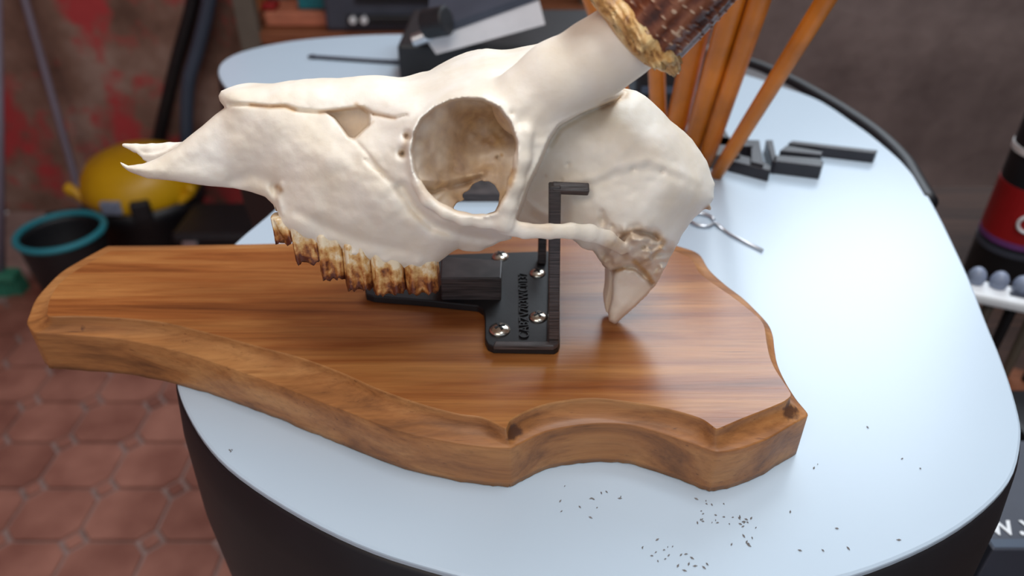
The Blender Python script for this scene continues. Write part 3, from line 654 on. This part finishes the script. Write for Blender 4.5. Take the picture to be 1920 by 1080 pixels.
def antler(side):
    base = np.array(L3(1199, 50, 38)); tipa = np.array(L3(1352, -96, 46)); ax = tipa-base; ax /= np.linalg.norm(ax)
    up = np.cross(ax, [0, 0, 1.]); up /= np.linalg.norm(up); sd = np.cross(ax, up)
    def P(l, r, an, bend=0):
        p = base+ax*l+up*(r*math.cos(an)-bend)+sd*r*math.sin(an); return W3((p[0], p[1], side*p[2]))
    seg = 72; L = 190.; rn = 260; Vt = []; Fc = []; rd = []; nf_ = vnoise(5); n2 = vnoise(9)
    for r in range(rn+1):
        q = (r/rn)**1.35; l = 2+q*L; R = 17.0*(1-.45*q)*(1-max(0, (q-.93)/.07)**2*.98)
        for k in range(seg):
            an = 2*math.pi*k/seg
            rg = math.sin(15*an+1.2*math.sin(l*.02)+2*nf_(an, l*.0006)); g = rg*.5
            pearl = max(0, math.sin(17*an+2.2*math.sin(l*.23))*math.sin(l*1.9+3*math.sin(an*5))-.72)*3.2*(1-q)
            Vt.append(P(l, R+g*(1-.7*q)+pearl, an, .0016*l*l)); rd.append(.16+.16*rg+pearl*.7)
    for r in range(rn):
        for k in range(seg): Fc.append((r*seg+k, r*seg+(k+1) % seg, (r+1)*seg+(k+1) % seg, (r+1)*seg+k))
    Fc.append(tuple(range(seg))); Fc.append(tuple(rn*seg+k for k in range(seg)))
    o = mesh('antler', Vt, Fc, M['beam'], skull, smooth=True)
    o['label'] = 'brown ridged antler beam with pale knobbly base'
    ca = o.data.color_attributes.new('ridge', 'FLOAT_COLOR', 'POINT'); ca.data.foreach_set('color', [c for w_ in rd for c in (w_, w_, w_, 1)])
    # tine beyond the frame
    tl = [W3((lambda p: (p[0], p[1], side*p[2]))(base+ax*(95+i*.3*6)+up*(8+i*7)+sd*0)) for i in range(9)]
    tube('tine', tl, [.007*(1-i/9.5) for i in range(9)], M['beam'], o)
    Vt = []; Fc = []; seg = 96; rows_ = 22; rr = vnoise(side+13); r3 = vnoise(21)
    for r in range(rows_+1):
        q = r/rows_; l = -5+q*10
        R = 12.2+6.2*math.sin(math.pi*min(1, q*.8+.02))**.8
        for k in range(seg):
            an = 2*math.pi*k/seg; env = math.sin(math.pi*q)
            kn = max(0, math.sin(11*an+3*rr(an, l*.01)))**1.2*2.4+3.0*rr(an*2, l*.012)+2.0*r3(an*4, l*.02)
            low = 8.0*max(0, math.cos(an-math.pi))**6     # large knob at the lower back
            Vt.append(P(l+1.8*rr(an, 3)*env*2, R+(kn+low*1.5)*env*.9, an))
    for r in range(rows_):
        for k in range(seg): Fc.append((r*seg+k, r*seg+(k+1) % seg, (r+1)*seg+(k+1) % seg, (r+1)*seg+k))
    Fc.append(tuple(range(seg))); Fc.append(tuple(rows_*seg+k for k in range(seg)))
    mesh('coronet', Vt, Fc, M['coronet'], o, smooth=True)
antler(1)

# ================================================================ BRACKET
br = empty('skull_bracket', at(960, 600, ZP), 'black printed skull bracket screwed to the plaque under the skull', 'bracket')
def base_pts(L, z): return [(at(a, b, z).x, at(a, b, z).y) for a, b in L]
plate_px = [(925,650),(914,645),(909,634),(909,592),(906,580),(896,573),(800,563),(700,555),(686,551),(684,542),(690,534),(750,500),(800,478),(1030,470),(1049,474),(1050,640),(1047,648),(1040,652)]
extrude_poly('base_plate', base_pts(plate_px, ZP+.004), ZP, ZP+.004, M['black'], br, bevel=.0006)
rim_px = [(1030,474),(1044,474),(1047,643),(1038,649),(925,648),(928,640),(1026,640)]
extrude_poly('plate_rim', base_pts(rim_px, ZP+.006), ZP+.0035, ZP+.0062, M['printed'], br, bevel=.0006)
blk = [(828,562),(940,562),(942,528),(830,520)]
b2 = base_pts(blk, ZP+.004); extrude_poly('support_block', b2, ZP+.0035, ZP+.0165, M['printed'], br, bevel=.0006)
# upright post with its hook
pb = at(1038, 643, ZP+.004); ptop = W3(L3(1040, 352, 36)); 
def strut(name, a, b, wx, wy, parent):
    a = Vector(a); b = Vector(b); d = (b-a); L = d.length; q = d.to_track_quat('Z', 'Y')
    x = Vector((1, 0, 0)); z = d.normalized(); x = (x-z*x.dot(z)).normalized(); y = z.cross(x); R = Matrix((x, y, z)).transposed()
    bm = bmesh.new(); box_bm(bm, (a+b)/2, (wx, wy, L), R); return bmobj(name, bm, M['printed'], parent, bevel=.0006)
print('post', pb, ptop)
strut('post', pb, ptop+Vector((0, 0, .0014)), .0046, .0045, br)
hk = W3(L3(1104, 355, 36)); strut('hook', ptop+Vector((-.001, 0, 0)), hk, .0034, .0040, br)
pr_b = at(1016, 492, ZP+.004); strut('rear_post', pr_b, pr_b+Vector((0, 0.004, .026)), .0042, .006, br)
for a, b, r in ((937,614,.0050),(1009,590,.0044),(1008,508,.0042),(938,477,.0046)):
    c = at(a, b, ZP+.0055); bm = bmesh.new()
    bmesh.ops.create_uvsphere(bm, u_segments=24, v_segments=12, radius=r)
    for v in bm.verts: v.co.z = max(v.co.z, -.0005)*.48
    for ang in (0.5, 0.5+math.pi/2):       # cross recess
        pass
    for v in bm.verts: v.co += c-Vector((0, 0, .0015))
    sc = bmobj('screw', bm, M['screw'], br, smooth=True); 
    for ang in (.5, .5+math.pi/2):
        box('screw_slot', c+Vector((0, 0, r*.44-.0014)), (r*1.0, r*.2, .0006), M['black'], sc, Matrix.Rotation(ang, 3, 'Z'))
# embossed lettering running up the plate
def text(name, s, loc, rot, size, mat, parent, ext=.0003):
    cu = bpy.data.curves.new(name, 'FONT'); cu.body = s; cu.size = size; cu.extrude = ext; cu.align_x = 'LEFT'
    o = bpy.data.objects.new(name, cu); COL.objects.link(o); dg = bpy.context.evaluated_depsgraph_get()
    me = bpy.data.meshes.new_from_object(o.evaluated_get(dg)); bpy.data.objects.remove(o)
    me.materials.append(mat); o = bpy.data.objects.new(name, me); COL.objects.link(o); o.location = loc; o.rotation_euler = rot
    if parent:
        bpy.context.view_layer.update(); o.parent = parent; o.matrix_parent_inverse = parent.matrix_world.inverted()
    return o
lp0 = at(992, 636, ZP+.004)
text('embossed_lettering', 'CABZV703WC0137', lp0, (0, 0, math.pi/2), .0064, M['black'], br, .0008)

# ================================================================ THINGS ON THE TABLE
# sawdust specks in front of the plaque
rr = random.Random(11); V = []; Fc = []
cl_ = [(1340,975,30,14,14),(1385,975,22,14,10),(1235,1035,28,16,12),(1300,1060,30,14,8),(1140,930,30,12,6),(1400,1015,24,14,6),(1080,955,60,30,6),(1330,945,40,14,6),(1550,1000,90,60,5),(1650,900,120,90,6),(435,845,4,3,3)]
for (a, b, da, db, k) in cl_:
    for _ in range(k):
        p = at(a+rr.gauss(0, da*.6), b+rr.gauss(0, db*.6), ZT); an = rr.uniform(0, 3.1); r = rr.uniform(.00025, .0007); i = len(V)
        ux, uy = math.cos(an), math.sin(an)
        V += [(p.x+ux*r*1.6, p.y+uy*r*1.6, ZT+.0002), (p.x-uy*r*.6, p.y+ux*r*.6, ZT+.0002), (p.x-ux*r*1.4, p.y-uy*r*1.4, ZT+.0002), (p.x+uy*r*.6, p.y-ux*r*.6, ZT+.0002), (p.x, p.y, ZT+.0008)]
        Fc += [(i, i+1, i+4), (i+1, i+2, i+4), (i+2, i+3, i+4), (i+3, i, i+4), (i+3, i+2, i+1, i)]
M['dust'] = simple('wood_dust', srgb(130, 126, 124), .9)
tag(mesh('sawdust', V, Fc, M['dust']), 'dark sawdust specks scattered on the white table in front of the plaque', 'sawdust', kind='stuff')
# black printed pieces lying right of the skull
def px_block(name, quad, z0, hgt, parent=None, mat=None):
    return extrude_poly(name, base_pts(quad, z0+hgt), z0, z0+hgt, mat or M['printdark'], parent, bevel=.0006)
zc = .0075
def bar_block(name, x0, y0, x1, y1, depthpx, hgt, label, cat='bracket part'):
    # front top edge from (x0,y0) to (x1,y1); top goes back depthpx pixels
    q = [(x0, y0), (x1, y1), (x1+depthpx*.10, y1-depthpx), (x0-depthpx*.05, y0-depthpx)]
    return px_block(name, q, ZT, hgt)
t1_ = empty('angle_bracket', at(1390, 330, ZT), 'black printed angle bracket lying right behind the skull, nearest the sticks', 'bracket')
px_block('base_bar', [(1335,293),(1350,296),(1444,320),(1446,312),(1430,300),(1360,284),(1340,284)], ZT, .009, t1_)
px_block('upright_rib', [(1408,303),(1432,309),(1424,262),(1408,262)], ZT, .011, t1_)
px_block('rear_bar', [(1345,272),(1412,274),(1408,262),(1345,255)], ZT, .012, t1_)
t2_ = empty('channel_bracket', at(1490, 335, ZT), 'black printed channel bracket with a raised lip lying right of the angle bracket', 'bracket')
px_block('base_bar', [(1448,301),(1541,312),(1545,303),(1536,297),(1452,290)], ZT, .0105, t2_)
px_block('side_lip', [(1448,301),(1458,303),(1449,262),(1436,262)], ZT, .0105, t2_)
px_block('rear_bar', [(1462,282),(1540,290),(1544,284),(1475,272)], ZT, .0085, t2_)
t3_ = empty('flat_bar', at(1560, 305, ZT), 'long black printed bar lying behind the channel bracket', 'bar')
px_block('bar', [(1478,268),(1641,287),(1646,281),(1486,263)], ZT, .0085, t3_)
# stick holder
hp = at(1305, 292, ZT)
holder = empty('stick_holder', hp, 'black square holder behind the skull that the sticks stand in', 'holder')
q = base_pts([(1215,350),(1345,350),(1352,235),(1210,235)], ZT+.02)
box('holder_base', Vector((hp.x, hp.y, ZT+.006)), (.055, .05, .012), M['printed'], holder, bevel=.002)
# sticks: (bottom px, top px(y=0), bottom z, dist shift)
def stick(b, t, wb, wt, Yb, lean, lab, ext=1.25):
    pb_ = aty(b[0], b[1], Yb); Yt = Yb+lean; pt = aty(t[0], t[1], Yt); d = pt-pb_; pt2 = pb_+d*ext
    zb = (pb_-CAM).dot(FW); zt = (pt-CAM).dot(FW); r0 = wb/2*zb/F; r1 = wt/2*zt/F
    pts = [pb_+(pt2-pb_)*(i/8) for i in range(9)]; rads = [r0+(r1-r0)*min(1.2, i/8*ext) for i in range(9)]
    rads[0] *= .9
    o = tube('wooden_stick', pts, rads, M['stick'], None, 14)
    return tag(o, lab, 'stick', 'brown wooden sticks behind the skull')
def ZY(px, py, z): return at(px, py, z).y
yb = ZY(1305, 292, ZT)
stick((1262,262), (1322,0), 40, 48, yb+.002, -.045, 'wooden stick left of the tight cluster, just right of the antler')
stick((1290,300), (1376,0), 34, 48, yb-.010, -.055, 'dark brown wooden stick in the middle of the cluster')
stick((1318,315), (1424,0), 30, 43, yb-.018, -.055, 'wooden stick on the right side of the tight cluster')
stick((1343,328), (1548,0), 26, 38, ZY(1343,328,ZT+.002), -.055, 'wooden stick leaning far right, apart from the others')
stick((1236,250), (1226,0), 30, 34, yb+.008, -.04, 'upright wooden stick seen between braincase and antler base')
stick((1190,238), (1108,0), 24, 31, yb+.030, -.03, 'wooden stick leaning left behind the antler')
# black case and tilted panel device behind the skull
c0 = at(750, 150, ZT)
dev = empty('black_box', at(880, 150, ZT), 'black box standing on the far side of the table behind the forehead', 'box')
bw = at(1120, 150, ZT).x-c0.x
ztop = CAM.z+(c0.y/ray(750, 84).y)*ray(750, 84).z
box('box_body', (c0.x+bw/2, c0.y+.07, (ZT+ztop)/2), (bw, .14, ztop-ZT), M['black'], dev, bevel=.003)
YD = c0.y-.010
def q3(px, py, Y): return aty(px, py, Y)
pnl = empty('tilted_gauge', q3(910, 50, YD), 'grey white tilted panel with a dark knob resting on the black box', 'gauge')
V = []; fr = [(800,76),(818,102),(1022,46),(1010,0)]
A0 = [q3(a, b, YD) for a, b in fr]; off = Vector((0, .006, 0))
mesh('panel', A0+[p+off for p in A0], [(0,1,2,3),(4,7,6,5),(0,4,5,1),(1,5,6,2),(2,6,7,3),(3,7,4,0)], M['silver'], pnl)
tp = [A0[0], A0[3]]
V = [A0[0]+Vector((0,-.001,.0005)), A0[3]+Vector((0,-.001,.0005)), A0[3]+Vector((0,-.001,.008)), A0[0]+Vector((0,-.001,.008))]
mesh('panel_top', V+[p+Vector((0,.060,.026)) for p in V], [(0,1,2,3),(4,7,6,5),(0,4,5,1),(1,5,6,2),(2,6,7,3),(3,7,4,0)], M['grey'], pnl)
kc = q3(818, 42, YD-.012); bm = bmesh.new(); cyl_bm(bm, kc, .0135, .0135, .024, 28, Matrix.Rotation(math.radians(75), 3, 'Y')@Matrix.Rotation(math.radians(20), 3, 'X'))
bmobj('knob', bm, M['black'], pnl, smooth=False, bevel=.002)
bm = bmesh.new(); cyl_bm(bm, q3(792, 70, YD-.005), .006, .006, .02, 20, Matrix.Rotation(math.radians(70), 3, 'Y')); bmobj('shaft', bm, M['steel'], pnl, bevel=.001)
# thin grey tube laid along the dark line on the far lobe
a = at(578, 106, ZT+.002); b = at(770, 119, ZT+.002)
tag(tube('grey_line', [a, a+(b-a)*.05, a+(b-a)*.08, b], [.0014, .0030, .0022, .0030], M['grey']), 'thin grey line lying on the far left lobe of the table', 'rod')
bb = at(1185, 232, ZT); bb2 = at(1318, 232, ZT); zt_ = aty(1250, 92, bb.y).z
bc_ = empty('black_case', ((bb.x+bb2.x)/2, bb.y+.03, ZT), 'upright black case on the table behind the wooden sticks', 'case')
box('case_body', ((bb.x+bb2.x)/2, bb.y+.03, (ZT+zt_)/2), (bb2.x-bb.x, .06, zt_-ZT), M['black'], bc_, bevel=.003)
box('highlight_strip', ((bb.x+bb2.x)/2, bb.y-.0004, ZT+.030), (bb2.x-bb.x-.01, .001, .006), M['bluegrey'], bc_)  # bluish highlight on the case, put in as a coloured strip
tag(extrude_poly('flat_block', base_pts([(850,364),(1000,364),(990,325),(860,325)], ZT+.006), ZT, ZT+.006, M['printed']), 'flat black block on the table seen through the eye socket', 'block')
# little wire loop beside the occiput
c = at(1316, 412, ZT+.0015); lp_ = [c+Vector((.008*math.cos(k*.42), .009*math.sin(k*.42), 0)) for k in range(15)]
tag(tube('wire_loop', lp_+[at(1370, 440, ZT+.001), at(1430, 470, ZT+.001)], .0011, M['steel'], None, 8), 'small bent wire loop lying on the table right behind the skull', 'wire')

# ================================================================ BACKGROUND, LEFT
# vacuum cleaner
vc = at(272, 388, .15); vc.z = 0; vc.y += .02; vac = empty('vacuum_cleaner', (vc.x, vc.y, 0), 'yellow domed shop vacuum on the tiled floor beside the bucket', 'vacuum cleaner')
def lathe(bm, c, prof, seg=32, sy=1):
    rings = []
    for r, z in prof:
        rings.append([bm.verts.new((c[0]+r*math.cos(2*math.pi*k/seg), c[1]+r*sy*math.sin(2*math.pi*k/seg), c[2]+z)) for k in range(seg)])
    for a, b in zip(rings[:-1], rings[1:]):
        for k in range(seg): bm.faces.new((a[k], a[(k+1) % seg], b[(k+1) % seg], b[k]))
    bm.faces.new(rings[0][::-1]); bm.faces.new(rings[-1])
bm = bmesh.new(); lathe(bm, (vc.x, vc.y, .06), [(.105, 0), (.125, .02), (.132, .08), (.146, .10), (.146, .128)]); bmobj('tank', bm, M['black'], vac, smooth=True)
bm = bmesh.new(); lathe(bm, (vc.x, vc.y, .185), [(.136, 0), (.142, .010), (.142, .030), (.134, .060), (.110, .092), (.066, .112), (.012, .120)]); bmobj('motor_head', bm, M['yellow'], vac, smooth=True)
for k, an in enumerate((-2.75, -1.95, -1.2, -.4, 1.57)):
    x, y = vc.x+.142*math.cos(an), vc.y+.142*math.sin(an)
    if k in (0, 3): 
        hpts = [(x, y, .11), (x+.016*math.cos(an), y+.016*math.sin(an), .21), (x+.018*math.cos(an), y+.018*math.sin(an), .225), (x, y, .2)]
        tube('carry_lug', smooth_path([(vc.x+.11*math.cos(an-.3), vc.y+.11*math.sin(an-.3), .17)]+hpts[1:3]+[(vc.x+.12*math.cos(an+.3), vc.y+.12*math.sin(an+.3), .17)], 5), .011, M['yellow'], vac)
    if k == 2: box('latch', (x, y, .20), (.045, .03, .05), M['black'], vac, Matrix.Rotation(an+math.pi/2, 3, 'Z'), bevel=.006)
    bm = bmesh.new(); cyl_bm(bm, (vc.x+.11*math.cos(an), vc.y+.11*math.sin(an), .025), .025, .025, .02, 18, Matrix.Rotation(math.pi/2, 3, 'X')@Matrix.Rotation(0, 3, 'Y')); bmobj('caster', bm, M['black'], vac, bevel=.002)
    box('caster_arm', (vc.x+.105*math.cos(an), vc.y+.105*math.sin(an), .055), (.03, .03, .03), M['black'], vac, bevel=.004)
box('rating_plate', (vc.x-.012, vc.y-.143, .212), (.046, .014, .032), M['pewter'], vac, bevel=.002)
# bucket
bc = at(128, 520, 0); bk = empty('bucket', (bc.x, bc.y, 0), 'black bucket with a teal rim on the floor at the left', 'bucket')
rim = at(112, 432, .22)
bcx, bcy = rim.x, rim.y; bk.location = (bcx, bcy, 0)
bm = bmesh.new()
seg = 36; prof_ = [(.068, 0), (.070, .01), (.088, .20), (.090, .215), (.086, .215), (.083, .20), (.066, .012), (.0, .012)]
rings = [[bm.verts.new((bcx+max(r, .001)*math.cos(2*math.pi*k/seg), bcy+max(r, .001)*math.sin(2*math.pi*k/seg), z)) for k in range(seg)] for r, z in prof_]
for a, b in zip(rings[:-1], rings[1:]):
    for k in range(seg): bm.faces.new((a[k], a[(k+1) % seg], b[(k+1) % seg], b[k]))
bm.faces.new(rings[0][::-1]); bmobj('bucket_body', bm, M['black'], bk, smooth=True)
tube('bucket_rim', [(bcx+.089*math.cos(k*math.pi/18), bcy+.089*math.sin(k*math.pi/18), .217) for k in range(36)], .0075, M['teal'], bk, 10, True)
tube('bucket_handle', smooth_path([(bcx+.09*math.cos(1.9), bcy+.09*math.sin(1.9), .212), (bcx-.07, bcy+.075, .222), (bcx+.02, bcy+.098, .222), (bcx+.09*math.cos(.6), bcy+.09*math.sin(.6), .212)], 5), .003, M['black'], bk, 8)
# brooms / poles
YB = 1.90
g0 = at(16, 548, 0)
bro = empty('broom', (g0.x, g0.y, 0), 'broom with a grey pole and green head at the left edge', 'broom')
bm = bmesh.new(); box_bm(bm, (g0.x, g0.y, .05), (.085, .045, .025)); bmobj('broom_head', bm, M['green'], bro, bevel=.008)
bm = bmesh.new()
for i in range(9):
    for j in range(4): cyl_bm(bm, (g0.x-.042+i*.0105, g0.y-.015+j*.01, .02), .0052, .0035, .04, 6)
tag(bmobj('bristles', bm, M['green'], bro), kind='stuff')
tube('broom_pole', [(g0.x, g0.y, .05), tuple(aty(-2, 200, g0.y+.1)), tuple(aty(-8, -150, YB))], .0105, M['lilac'], bro)
p0 = aty(160, 400, 1.78); p1 = aty(45, -5, YB); 
b1 = Vector(p0)-(Vector(p1)-Vector(p0))*.0
d = (Vector(p1)-Vector(p0)); kz = p0.z/d.z
tag(tube('grey_pole', [Vector(p0)-d*kz+Vector((0, 0, .0)), p0, p1, Vector(p1)+d*.5], .0095, M['lilac']), 'thin grey pole leaning on the wall behind the bucket', 'pole')
# vacuum pipes
def pipe(nm, pxs, r, mat, lab, cat):
    pts = smooth_path([aty(a, b, y) for a, b, y in pxs], 6)
    return tag(tube(nm, pts, r, mat), lab, cat)
pipe('black_pipe', [(376,-120,1.925),(362,0,1.92),(330,120,1.915),(302,240,1.91),(292,290,1.90)], .0165, M['black'], 'straight black pipe leaning on the red wall', 'pipe')
pipe('grey_hose', [(408,-120,1.90),(393,0,1.89),(372,90,1.88),(353,160,1.87),(350,260,1.87),(352,290,1.87)], .0175, M['bluegrey'], 'blue grey hose hanging right of the black pipe', 'hose')
# tool case
kx = at(450, 500, 0); tcs = empty('tool_case', (kx.x, 1.48, 0), 'black hard tool case on the floor right of the vacuum', 'case')
box('case_body', (kx.x+.04, 1.56, .08), (.22, .16, .16), M['black'], tcs, bevel=.012)
box('case_lid', (kx.x+.04, 1.56, .176), (.225, .165, .030), M['black'], tcs, bevel=.01)
for s_ in (-.07, .07): box('latch', (kx.x+.04+s_, 1.476, .15), (.035, .012, .05), M['steel'], tcs, bevel=.003)
tube('handle', smooth_path([(kx.x-.03, 1.47, .12), (kx.x-.025, 1.44, .13), (kx.x+.065, 1.44, .13), (kx.x+.07, 1.47, .12)], 5), .007, M['black'], tcs)
# shelf unit against the wall at top left
zsh = (lambda Y: CAM.z+(Y/ray(600, 66).y)*ray(600, 66).z)(1.62)
sh = empty('shelf_unit', (0, 1.75, 0), 'wooden shelf unit with grey posts against the back wall', 'shelf')
xl = aty(443, 60, 1.62).x; xr = aty(1125, 60, 1.62).x
for x in (xl+.02, xr): 
    for y in (1.65, 1.90): box('post', (x, y, (zsh+.75)/2), (.045, .03, zsh+.75), M['greypost'], sh, bevel=.003)
for z in (zsh-.012, zsh-.30, zsh+.42): box('shelf_board', ((xl+xr)/2, 1.775, z), (xr-xl, .27, .026), M['brownshelf'], sh, bevel=.003)
box('shelf_back', ((xl+xr)/2, 1.92, zsh*.5+.2), (xr-xl, .012, zsh+.7), M['brownshelf'], sh)
def on_shelf(name, px0, px1, hgt, dep, mat, Y, lab, cat, z=None):
    a = aty(px0, 60, Y).x; b = aty(px1, 60, Y).x; z = zsh+.0025 if z is None else z
    return tag(box(name, ((a+b)/2, Y+dep/2, z+hgt/2), (b-a, dep, hgt), mat, bevel=.004), lab, cat)
gj = aty(474, 50, 1.70); bm = bmesh.new(); lathe(bm, (gj.x, 1.70, zsh+.001), [(.016, 0), (.018, .01), (.018, .035), (.012, .045), (.012, .055)], 20)
tag(bmobj('small_jar', bm, M['leafgreen'], None, smooth=True), 'small green jar on the shelf beside the grey post', 'jar')
on_shelf('cardboard_box', 500, 640, .03, .12, M['peach'], 1.68, 'low peach coloured box on the shelf', 'box')
on_shelf('red_packet', 497, 524, .014, .04, M['red'], 1.69, 'small red packet lying on the peach box', 'packet', zsh+.034)
on_shelf('teal_packet', 566, 630, .03, .05, M['brightteal'], 1.70, 'teal packet on the peach box', 'packet', zsh+.034)
on_shelf('orange_box', 462, 494, .09, .08, M['orange'], 1.80, 'upright orange brown box at the back of the shelf', 'box')
# dark machine on the shelf
ma = aty(611, 50, 1.64).x; mb = aty(960, 50, 1.64).x
mc = empty('dark_machine', ((ma+mb)/2, 1.7, zsh), 'dark grey machine with two white knobs on the shelf', 'machine')
box('machine_body', ((ma+mb)/2, 1.72, zsh+.12), (mb-ma, .16, .235), M['grey'], mc, bevel=.008)
box('front_lip', ((ma+mb)/2+.02, 1.633, zsh+.03), (mb-ma-.06, .02, .016), M['black'], mc, bevel=.003)
box('front_slot', ((ma+mb)/2+.02, 1.637, zsh+.075), (mb-ma-.10, .012, .02), M['black'], mc, bevel=.003)
for px in (663, 684):
    p = aty(px, 38, 1.63); bm = bmesh.new(); cyl_bm(bm, (p.x, 1.628, zsh+.03), .0085, .0075, .02, 18, Matrix.Rotation(math.pi/2, 3, 'X')); bmobj('white_knob', bm, M['white'], mc, bevel=.002)
# dark cabinet behind right part of shelf area
# ================================================================ BACKGROUND, RIGHT
ZB = .60
bench = empty('work_bench', (.75, .5, 0), 'dark wooden workbench right of the white table', 'bench')
box('bench_top', (.90, .47, ZB-.02), (1.15, .86, .04), M['bench'], bench, bevel=.004)
for x in (.37, 1.42):
    for y in (.08, .86): box('leg', (x, y, (ZB-.04)/2), (.06, .06, ZB-.04), M['bench'], bench, bevel=.004)
# spray can
cy = .66; cb = aty(1890, 500, cy)
cr_ = .036; cx = aty(1845, 430, cy).x+cr_+.002
can = empty('spray_can', (cx, cy, ZB), 'black spray can with a red label at the right edge', 'can')
bm = bmesh.new(); lathe(bm, (cx, cy, ZB), [(.034, 0), (cr_, .004), (cr_, .20), (.034, .206), (.020, .222), (.018, .226)], 40); bmobj('can_body', bm, M['black'], can, smooth=True)
def zof(px, py, Y): return aty(px, py, Y).z
zr0 = zof(1850, 465, cy-cr_); zr1 = zof(1880, 372, cy-cr_)
def band(nm, z0, z1, mat, rr_=.0006):
    bm = bmesh.new(); lathe(bm, (cx, cy, z0), [(cr_+rr_, 0), (cr_+rr_, z1-z0)], 40); return bmobj(nm, bm, mat, can, smooth=False)
band('red_label', zr0, zr1, M['red']); band('violet_stripe', zr0-.006, zr0, M['purple'], .0008); band('grey_stripe', zr0-.016, zr0-.010, M['grey'], .0008)
z3 = zof(1900, 310, cy-cr_); band('pale_stripe', z3-.003, z3+.003, M['silver'], .0008)
an = math.radians(-122); ec = Vector((cx+(cr_+.0012)*math.cos(an), cy+(cr_+.0012)*math.sin(an), (zr0+zr1)/2-.004))
tx = Vector((-math.sin(an), math.cos(an), 0))
em = tube('emblem_ring', [ec+tx*(.0085*math.cos(k*math.pi/12))+Vector((0, 0, .0085*math.sin(k*math.pi/12))) for k in range(24)], .0016, M['white'], can, 8, True)
# rack of bits: pale strip with round heads above and dark shanks below
rk = aty(1875, 560, .50)
rack = empty('bit_rack', (rk.x, .5, ZB), 'pale strip rack of round headed bits standing on the bench', 'rack')
zr = rk.z; x0 = aty(1828, 545, .50).x; 
Rz = Matrix.Rotation(math.radians(-8), 3, 'Z')
Rz = Matrix.Rotation(math.radians(-24), 3, 'Z'); o_ = Vector((x0, .515, 0)); dr = Rz @ Vector((1, 0, 0)); dn = Rz @ Vector((0, 1, 0))
def rp(u, v, z): p = o_+dr*u+dn*v; return Vector((p.x, p.y, z))
box('strip', rp(.08, 0, zr), (.17, .026, .010), M['white'], rack, Rz, bevel=.003)
box('strip_slot', rp(.042, -.002, zr+.0053), (.018, .006, .001), M['grey'], rack, Rz)
box('strip_label', rp(.10, -.002, zr+.0053), (.06, .018, .001), M['orange'], rack, Rz)
box('rack_foot', rp(.08, 0, ZB+.006), (.17, .045, .012), M['brownshelf'], rack, Rz, bevel=.002)
for k in range(10):
    p = rp(.008+k*.0165, .006, 0); bm = bmesh.new(); cyl_bm(bm, (p.x, p.y, (zr+ZB+.012)/2), .0036, .0048, zr-ZB-.012, 10)
    bt = bmobj('bit', bm, M['greypost'] if k % 2 else M['black'], rack)
    bm = bmesh.new(); bmesh.ops.create_uvsphere(bm, u_segments=14, v_segments=8, radius=.0072)
    for v in bm.verts: v.co = Vector((v.co.x, v.co.y, v.co.z*1.3))+Vector((p.x, p.y, zr+.010))
    bmobj('bit_head', bm, M['pewter'], bt, smooth=True)
# lettered grey box
g = at(1862, 1030, ZB+.06)
gb = empty('lettered_box', (g.x+.06, g.y+.03, ZB), 'dark grey box with white letters at the lower right edge', 'box')
box('box_body', (g.x+.08, g.y+.045, ZB+.03), (.16, .09, .06), M['grey'], gb, bevel=.001)
box('pale_edge_stripe', (g.x+.08, g.y+.004, ZB+.0603), (.158, .006, .0006), M['bluegrey'], gb)
text('printed_letters', 'w.v', (g.x+.004, g.y+.010, ZB+.0605), (0, 0, 0), .024, M['white'], gb, .0003)
bx = at(1905, 840, ZB+.02)
tag(box('black_block', (bx.x+.05, bx.y+.02, ZB+.018), (.10, .06, .036), M['black'], bevel=.004), 'small black block on the bench between the bit rack and lettered box', 'block')
